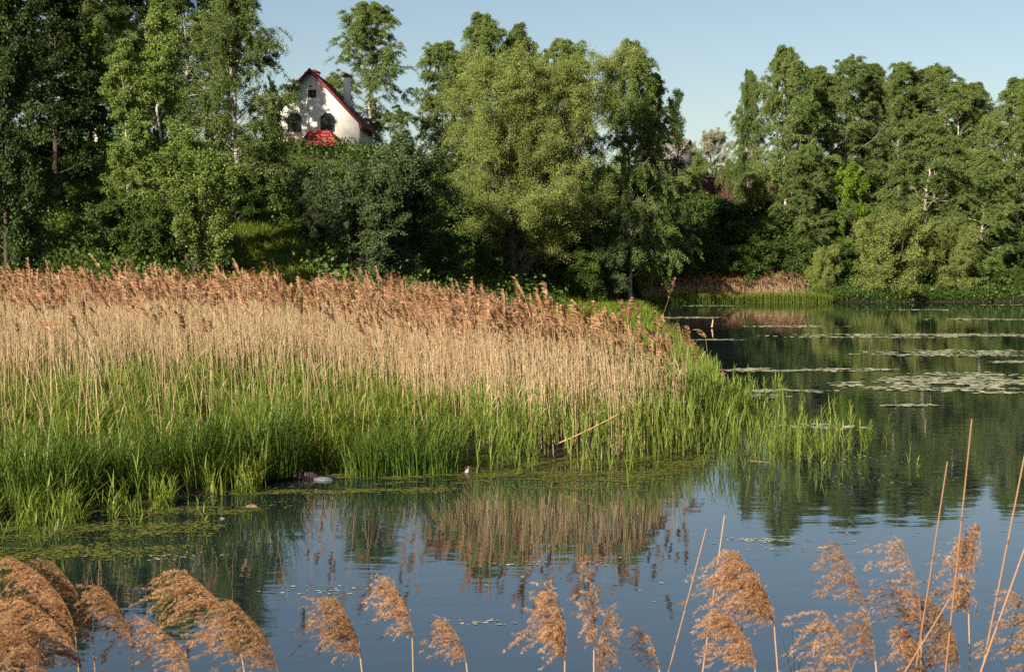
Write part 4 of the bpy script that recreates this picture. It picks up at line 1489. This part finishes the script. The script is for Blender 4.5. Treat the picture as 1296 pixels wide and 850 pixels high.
def fore_reed(seed, tip, pb, sb, d, dense, label, length=1.0, wind=1.0, hue=.5, curve=.5, tint=.75, side=0.0):
    r = np.random.default_rng(seed + 500)
    T0, B0 = P(*tip, d), P(*pb, d + side)
    S0 = P(sb, 905, d + side)
    dirn = norm(B0 - S0)
    foot = S0 + dirn * ((-.25 - S0[2]) / max(.3, dirn[2]))
    e = empty("foreground_reed", (foot[0], foot[1], -.2), label, "reed")
    off = np.array([foot[0], foot[1], -.2])
    t = np.linspace(0, 1, 14)[:, None]
    st = foot * (1 - t) + B0 * t + np.sin(t * 3.1) * np.array([.02 * r.normal(), .02 * r.normal(), 0])
    link("stem", reed_stem(st - off, .0048, .0028, tint).mesh("stem", [M_STALK]), e)
    ctrl = B0 + dirn * np.linalg.norm(T0 - B0) * curve
    link("plume", plume_mesh(seed, B0 - off, ctrl - off, T0 - off, dense, wind, length, hue).mesh("plume", [M_PANICLE]), e)
    if seed % 2 == 0:
        p, _ = along(st, .8)
        tt = np.linspace(0, 1, 6)[:, None]
        L = r.uniform(.2, .34)
        pts = p - off + np.array([-.6, .1, .55]) * tt * L + np.array([-.2, 0, -.9]) * tt ** 2 * L
        m = MB()
        m.add(*strip(pts, [.006, .011, .011, .009, .006, .001], (0.1, .97, .2)), 0, .8)
        link("leaf", m.mesh("leaf", [M_STALK]), e)


FR = [
    # tip, plume base, stem foot px, distance, density, label
    (1, (18, 706), (96, 806), 108, 6.0, 1.15, "bushy reed plume whose tip is highest of the crowded corner bunch", 1.2, 1.0, .45),
    (2, (66, 710), (118, 815), 124, 6.1, 1.15, "bushy reed plume second in the corner bunch, bending to its neighbour", 1.1, 1.0, .5),
    (3, (122, 742), (166, 815), 172, 6.0, 1.15, "reed plume on the pond side of the corner bunch, hanging low", 1.1, .6, .3),
    (4, (-12, 786), (62, 858), 74, 5.5, 1.15, "lowest reed plume of the corner bunch, cut by the frame", 1.2, 1.0, .55),
    (5, (36, 762), (104, 850), 112, 5.7, 1.15, "reed plume in the middle of the corner bunch, below the two tips", 1.2, 1.0, .6),
    (6, (-20, 742), (44, 830), 50, 5.8, 1.15, "reed plume at the outer edge of the corner bunch", 1.2, 1.0, .35),
    (7, (186, 786), (240, 852), 246, 6.0, .8, "small thin reed plume between the corner bunch and the long arching plume", 1.1, 1.0, .6),
    (8, (232, 722), (305, 826), 316, 6.0, 1.3, "long arching reed plume with a ragged slender tip", 1.15, 1.0, .5),
    (9, (298, 764), (352, 850), 362, 5.8, 1.4, "dense reed plume close behind the long arching one", 1.05, .9, .55),
    (10, (428, 760), (456, 832), 464, 6.1, 1.5, "full reed plume alone in front of the first clear water", 1.45, .9, .55),
    (11, (494, 736), (522, 806), 526, 6.2, 1.1, "upright two-tiered reed plume on a pale stem", 1.2, .8, .75),
    (12, (566, 786), (590, 838), 597, 6.3, .8, "smallest curled reed plume before the blue water", 1.2, 1.0, .5),
    (13, (700, 752), (715, 836), 714, 5.6, 1.4, "spreading ragged reed plume beside the thin spire", 1.2, .7, .65),
    (14, (742, 708), (752, 822), 753, 5.6, 1.0, "tall thin reed spire with sparse upright plume", .45, .3, .5),
    (15, (770, 775), (756, 850), 752, 5.5, 1.0, "short upright reed plume leaning away from the thin spire", .6, -.4, .7),
    (16, (812, 795), (834, 846), 838, 6.2, .45, "tiny half-bare reed plume under the two bare stalks", .9, .8, .5),
    (17, (936, 704), (980, 792), 990, 6.0, 2.3, "big fluffy reed plume with a dark heart", 1.35, .8, .45),
    (18, (915, 775), (956, 846), 960, 5.9, 1.3, "thinner reed plume hanging below the big fluffy one", 1.2, .9, .65),
    (19, (1062, 688), (1108, 836), 1114, 5.2, 1.0, "long slim reed plume curving like a feather", 0.62, .9, .4),
    (20, (1045, 775), (1078, 862), 1080, 5.4, .6, "lacy low reed plume fanned out against the water", 1.15, 1.1, .6),
    (21, (1142, 686), (1166, 800), 1164, 5.7, .85, "sparse lacy reed plume crossed by a bare stalk", 0.85, 1.1, .6),
    (22, (1238, 672), (1226, 776), 1228, 6.0, 1.9, "thick golden reed plume between the bare stalks", .85, .7, .65),
    (23, (1180, 760), (1212, 850), 1206, 5.8, 1.3, "low reed plume beneath the thick golden one", 1.1, .9, .55),
    (24, (1290, 752), (1325, 850), 1330, 5.5, .7, "reed plume reaching in from the outer edge by the tallest stalks", 1.05, 1.1, .6),
    (25, (1150, 800), (1172, 862), 1170, 5.8, 1.0, "short reed plume at the foot of the sparse lacy one", 1.2, .9, .6),
]
for sd, tip, pb, sb, d, dn, lab, ln, wd, hu in FR:
    fore_reed(sd, tip, pb, sb, d, dn, lab, ln, wd, hu)


def bare_stalk(x1, y1, x0, d, r0, label, tint, bow=0.0):
    A = P(x0, 858, d)
    B = P(x1, y1, d + .1)
    dn = norm(B - A)
    ft = A + dn * ((-.25 - A[2]) / dn[2])
    off = np.array([ft[0], ft[1], -.2])
    t = np.linspace(0, 1, 18)[:, None]
    st = ft * (1 - t) + B * t + np.sin(t * math.pi) * np.array([bow, 0, 0])
    e = empty("bare_reed_stalk", off, label, "stalk")
    link("stem", reed_stem(st - off, r0, r0 * .6, tint).mesh("stem", [M_STALK]), e)
    m = MB()
    q = st[-1] - off
    m.add(*strip([q, q + np.array([.004, 0, -.02]), q + np.array([.007, 0, -.05])], [.004, .006, .001], (.3, .95, 0)), 0, .9)
    link("dry_sheath", m.mesh("dry_sheath", [M_STALK]), e)


bare_stalk(894, 668, 842, 6.0, .0044, "thin bare reed stalk leaning, shorter of the pale pair", .5, .01)
bare_stalk(917, 652, 890, 6.0, .0046, "thin bare reed stalk, taller and straighter of the pale pair", .6, -.01)
bare_stalk(1199, 584, 1150, 5.6, .0054, "brown bare reed stalk rising through the sparse lacy plume", .2, .03)
bare_stalk(1230, 530, 1192, 5.6, .0054, "tallest bare reed stalk with a tattered tip", .35, .015)
bare_stalk(1300, 560, 1236, 5.5, .0054, "bare reed stalk leaning out of the frame, nearly as tall as the tallest", .35, .02)
bare_stalk(1306, 668, 1240, 5.3, .0058, "orange bare reed stalk crossing in front of its leaning neighbour", .45, -.01)
bare_stalk(1047, 780, 1045, 5.6, .004, "short dark bare stalk in the low lacy plume", .1)
bare_stalk(1095, 803, 1074, 5.3, .004, "short slanting bare stalk beside the feather-like plume", .25)
bare_stalk(1202, 757, 1140, 5.4, .0048, "slanting bare stalk broken low across the tallest ones", .5)

r = np.random.default_rng(77)
m = MB()
pb_ = P(1008, 860, 6.4)
for k, (bx, by) in enumerate(((988, 800), (1002, 790), (1020, 818), (1012, 832))):
    tpt = P(bx, by, 6.4)
    off = np.array([pb_[0], pb_[1], 0])
    a = pb_ + np.array([.01 * (k - 1.5), .01 * k, 0])
    foot = a.copy()
    foot[2] = -.15
    pts = np.array([foot, (foot + a) / 2, a, (a + tpt) / 2 + np.array([0, 0, .01]), tpt]) - off
    m.add(*strip(pts, [.006, .007, .007, .005, .001], (.6, .8, 0)), 0, .4 + .1 * k)
tag(link("green_reed_shoot", m.mesh("green_reed_shoot", [M_SHOOT]), None, (pb_[0], pb_[1], 0)), "single green reed shoot beside the big fluffy plume", "reed")
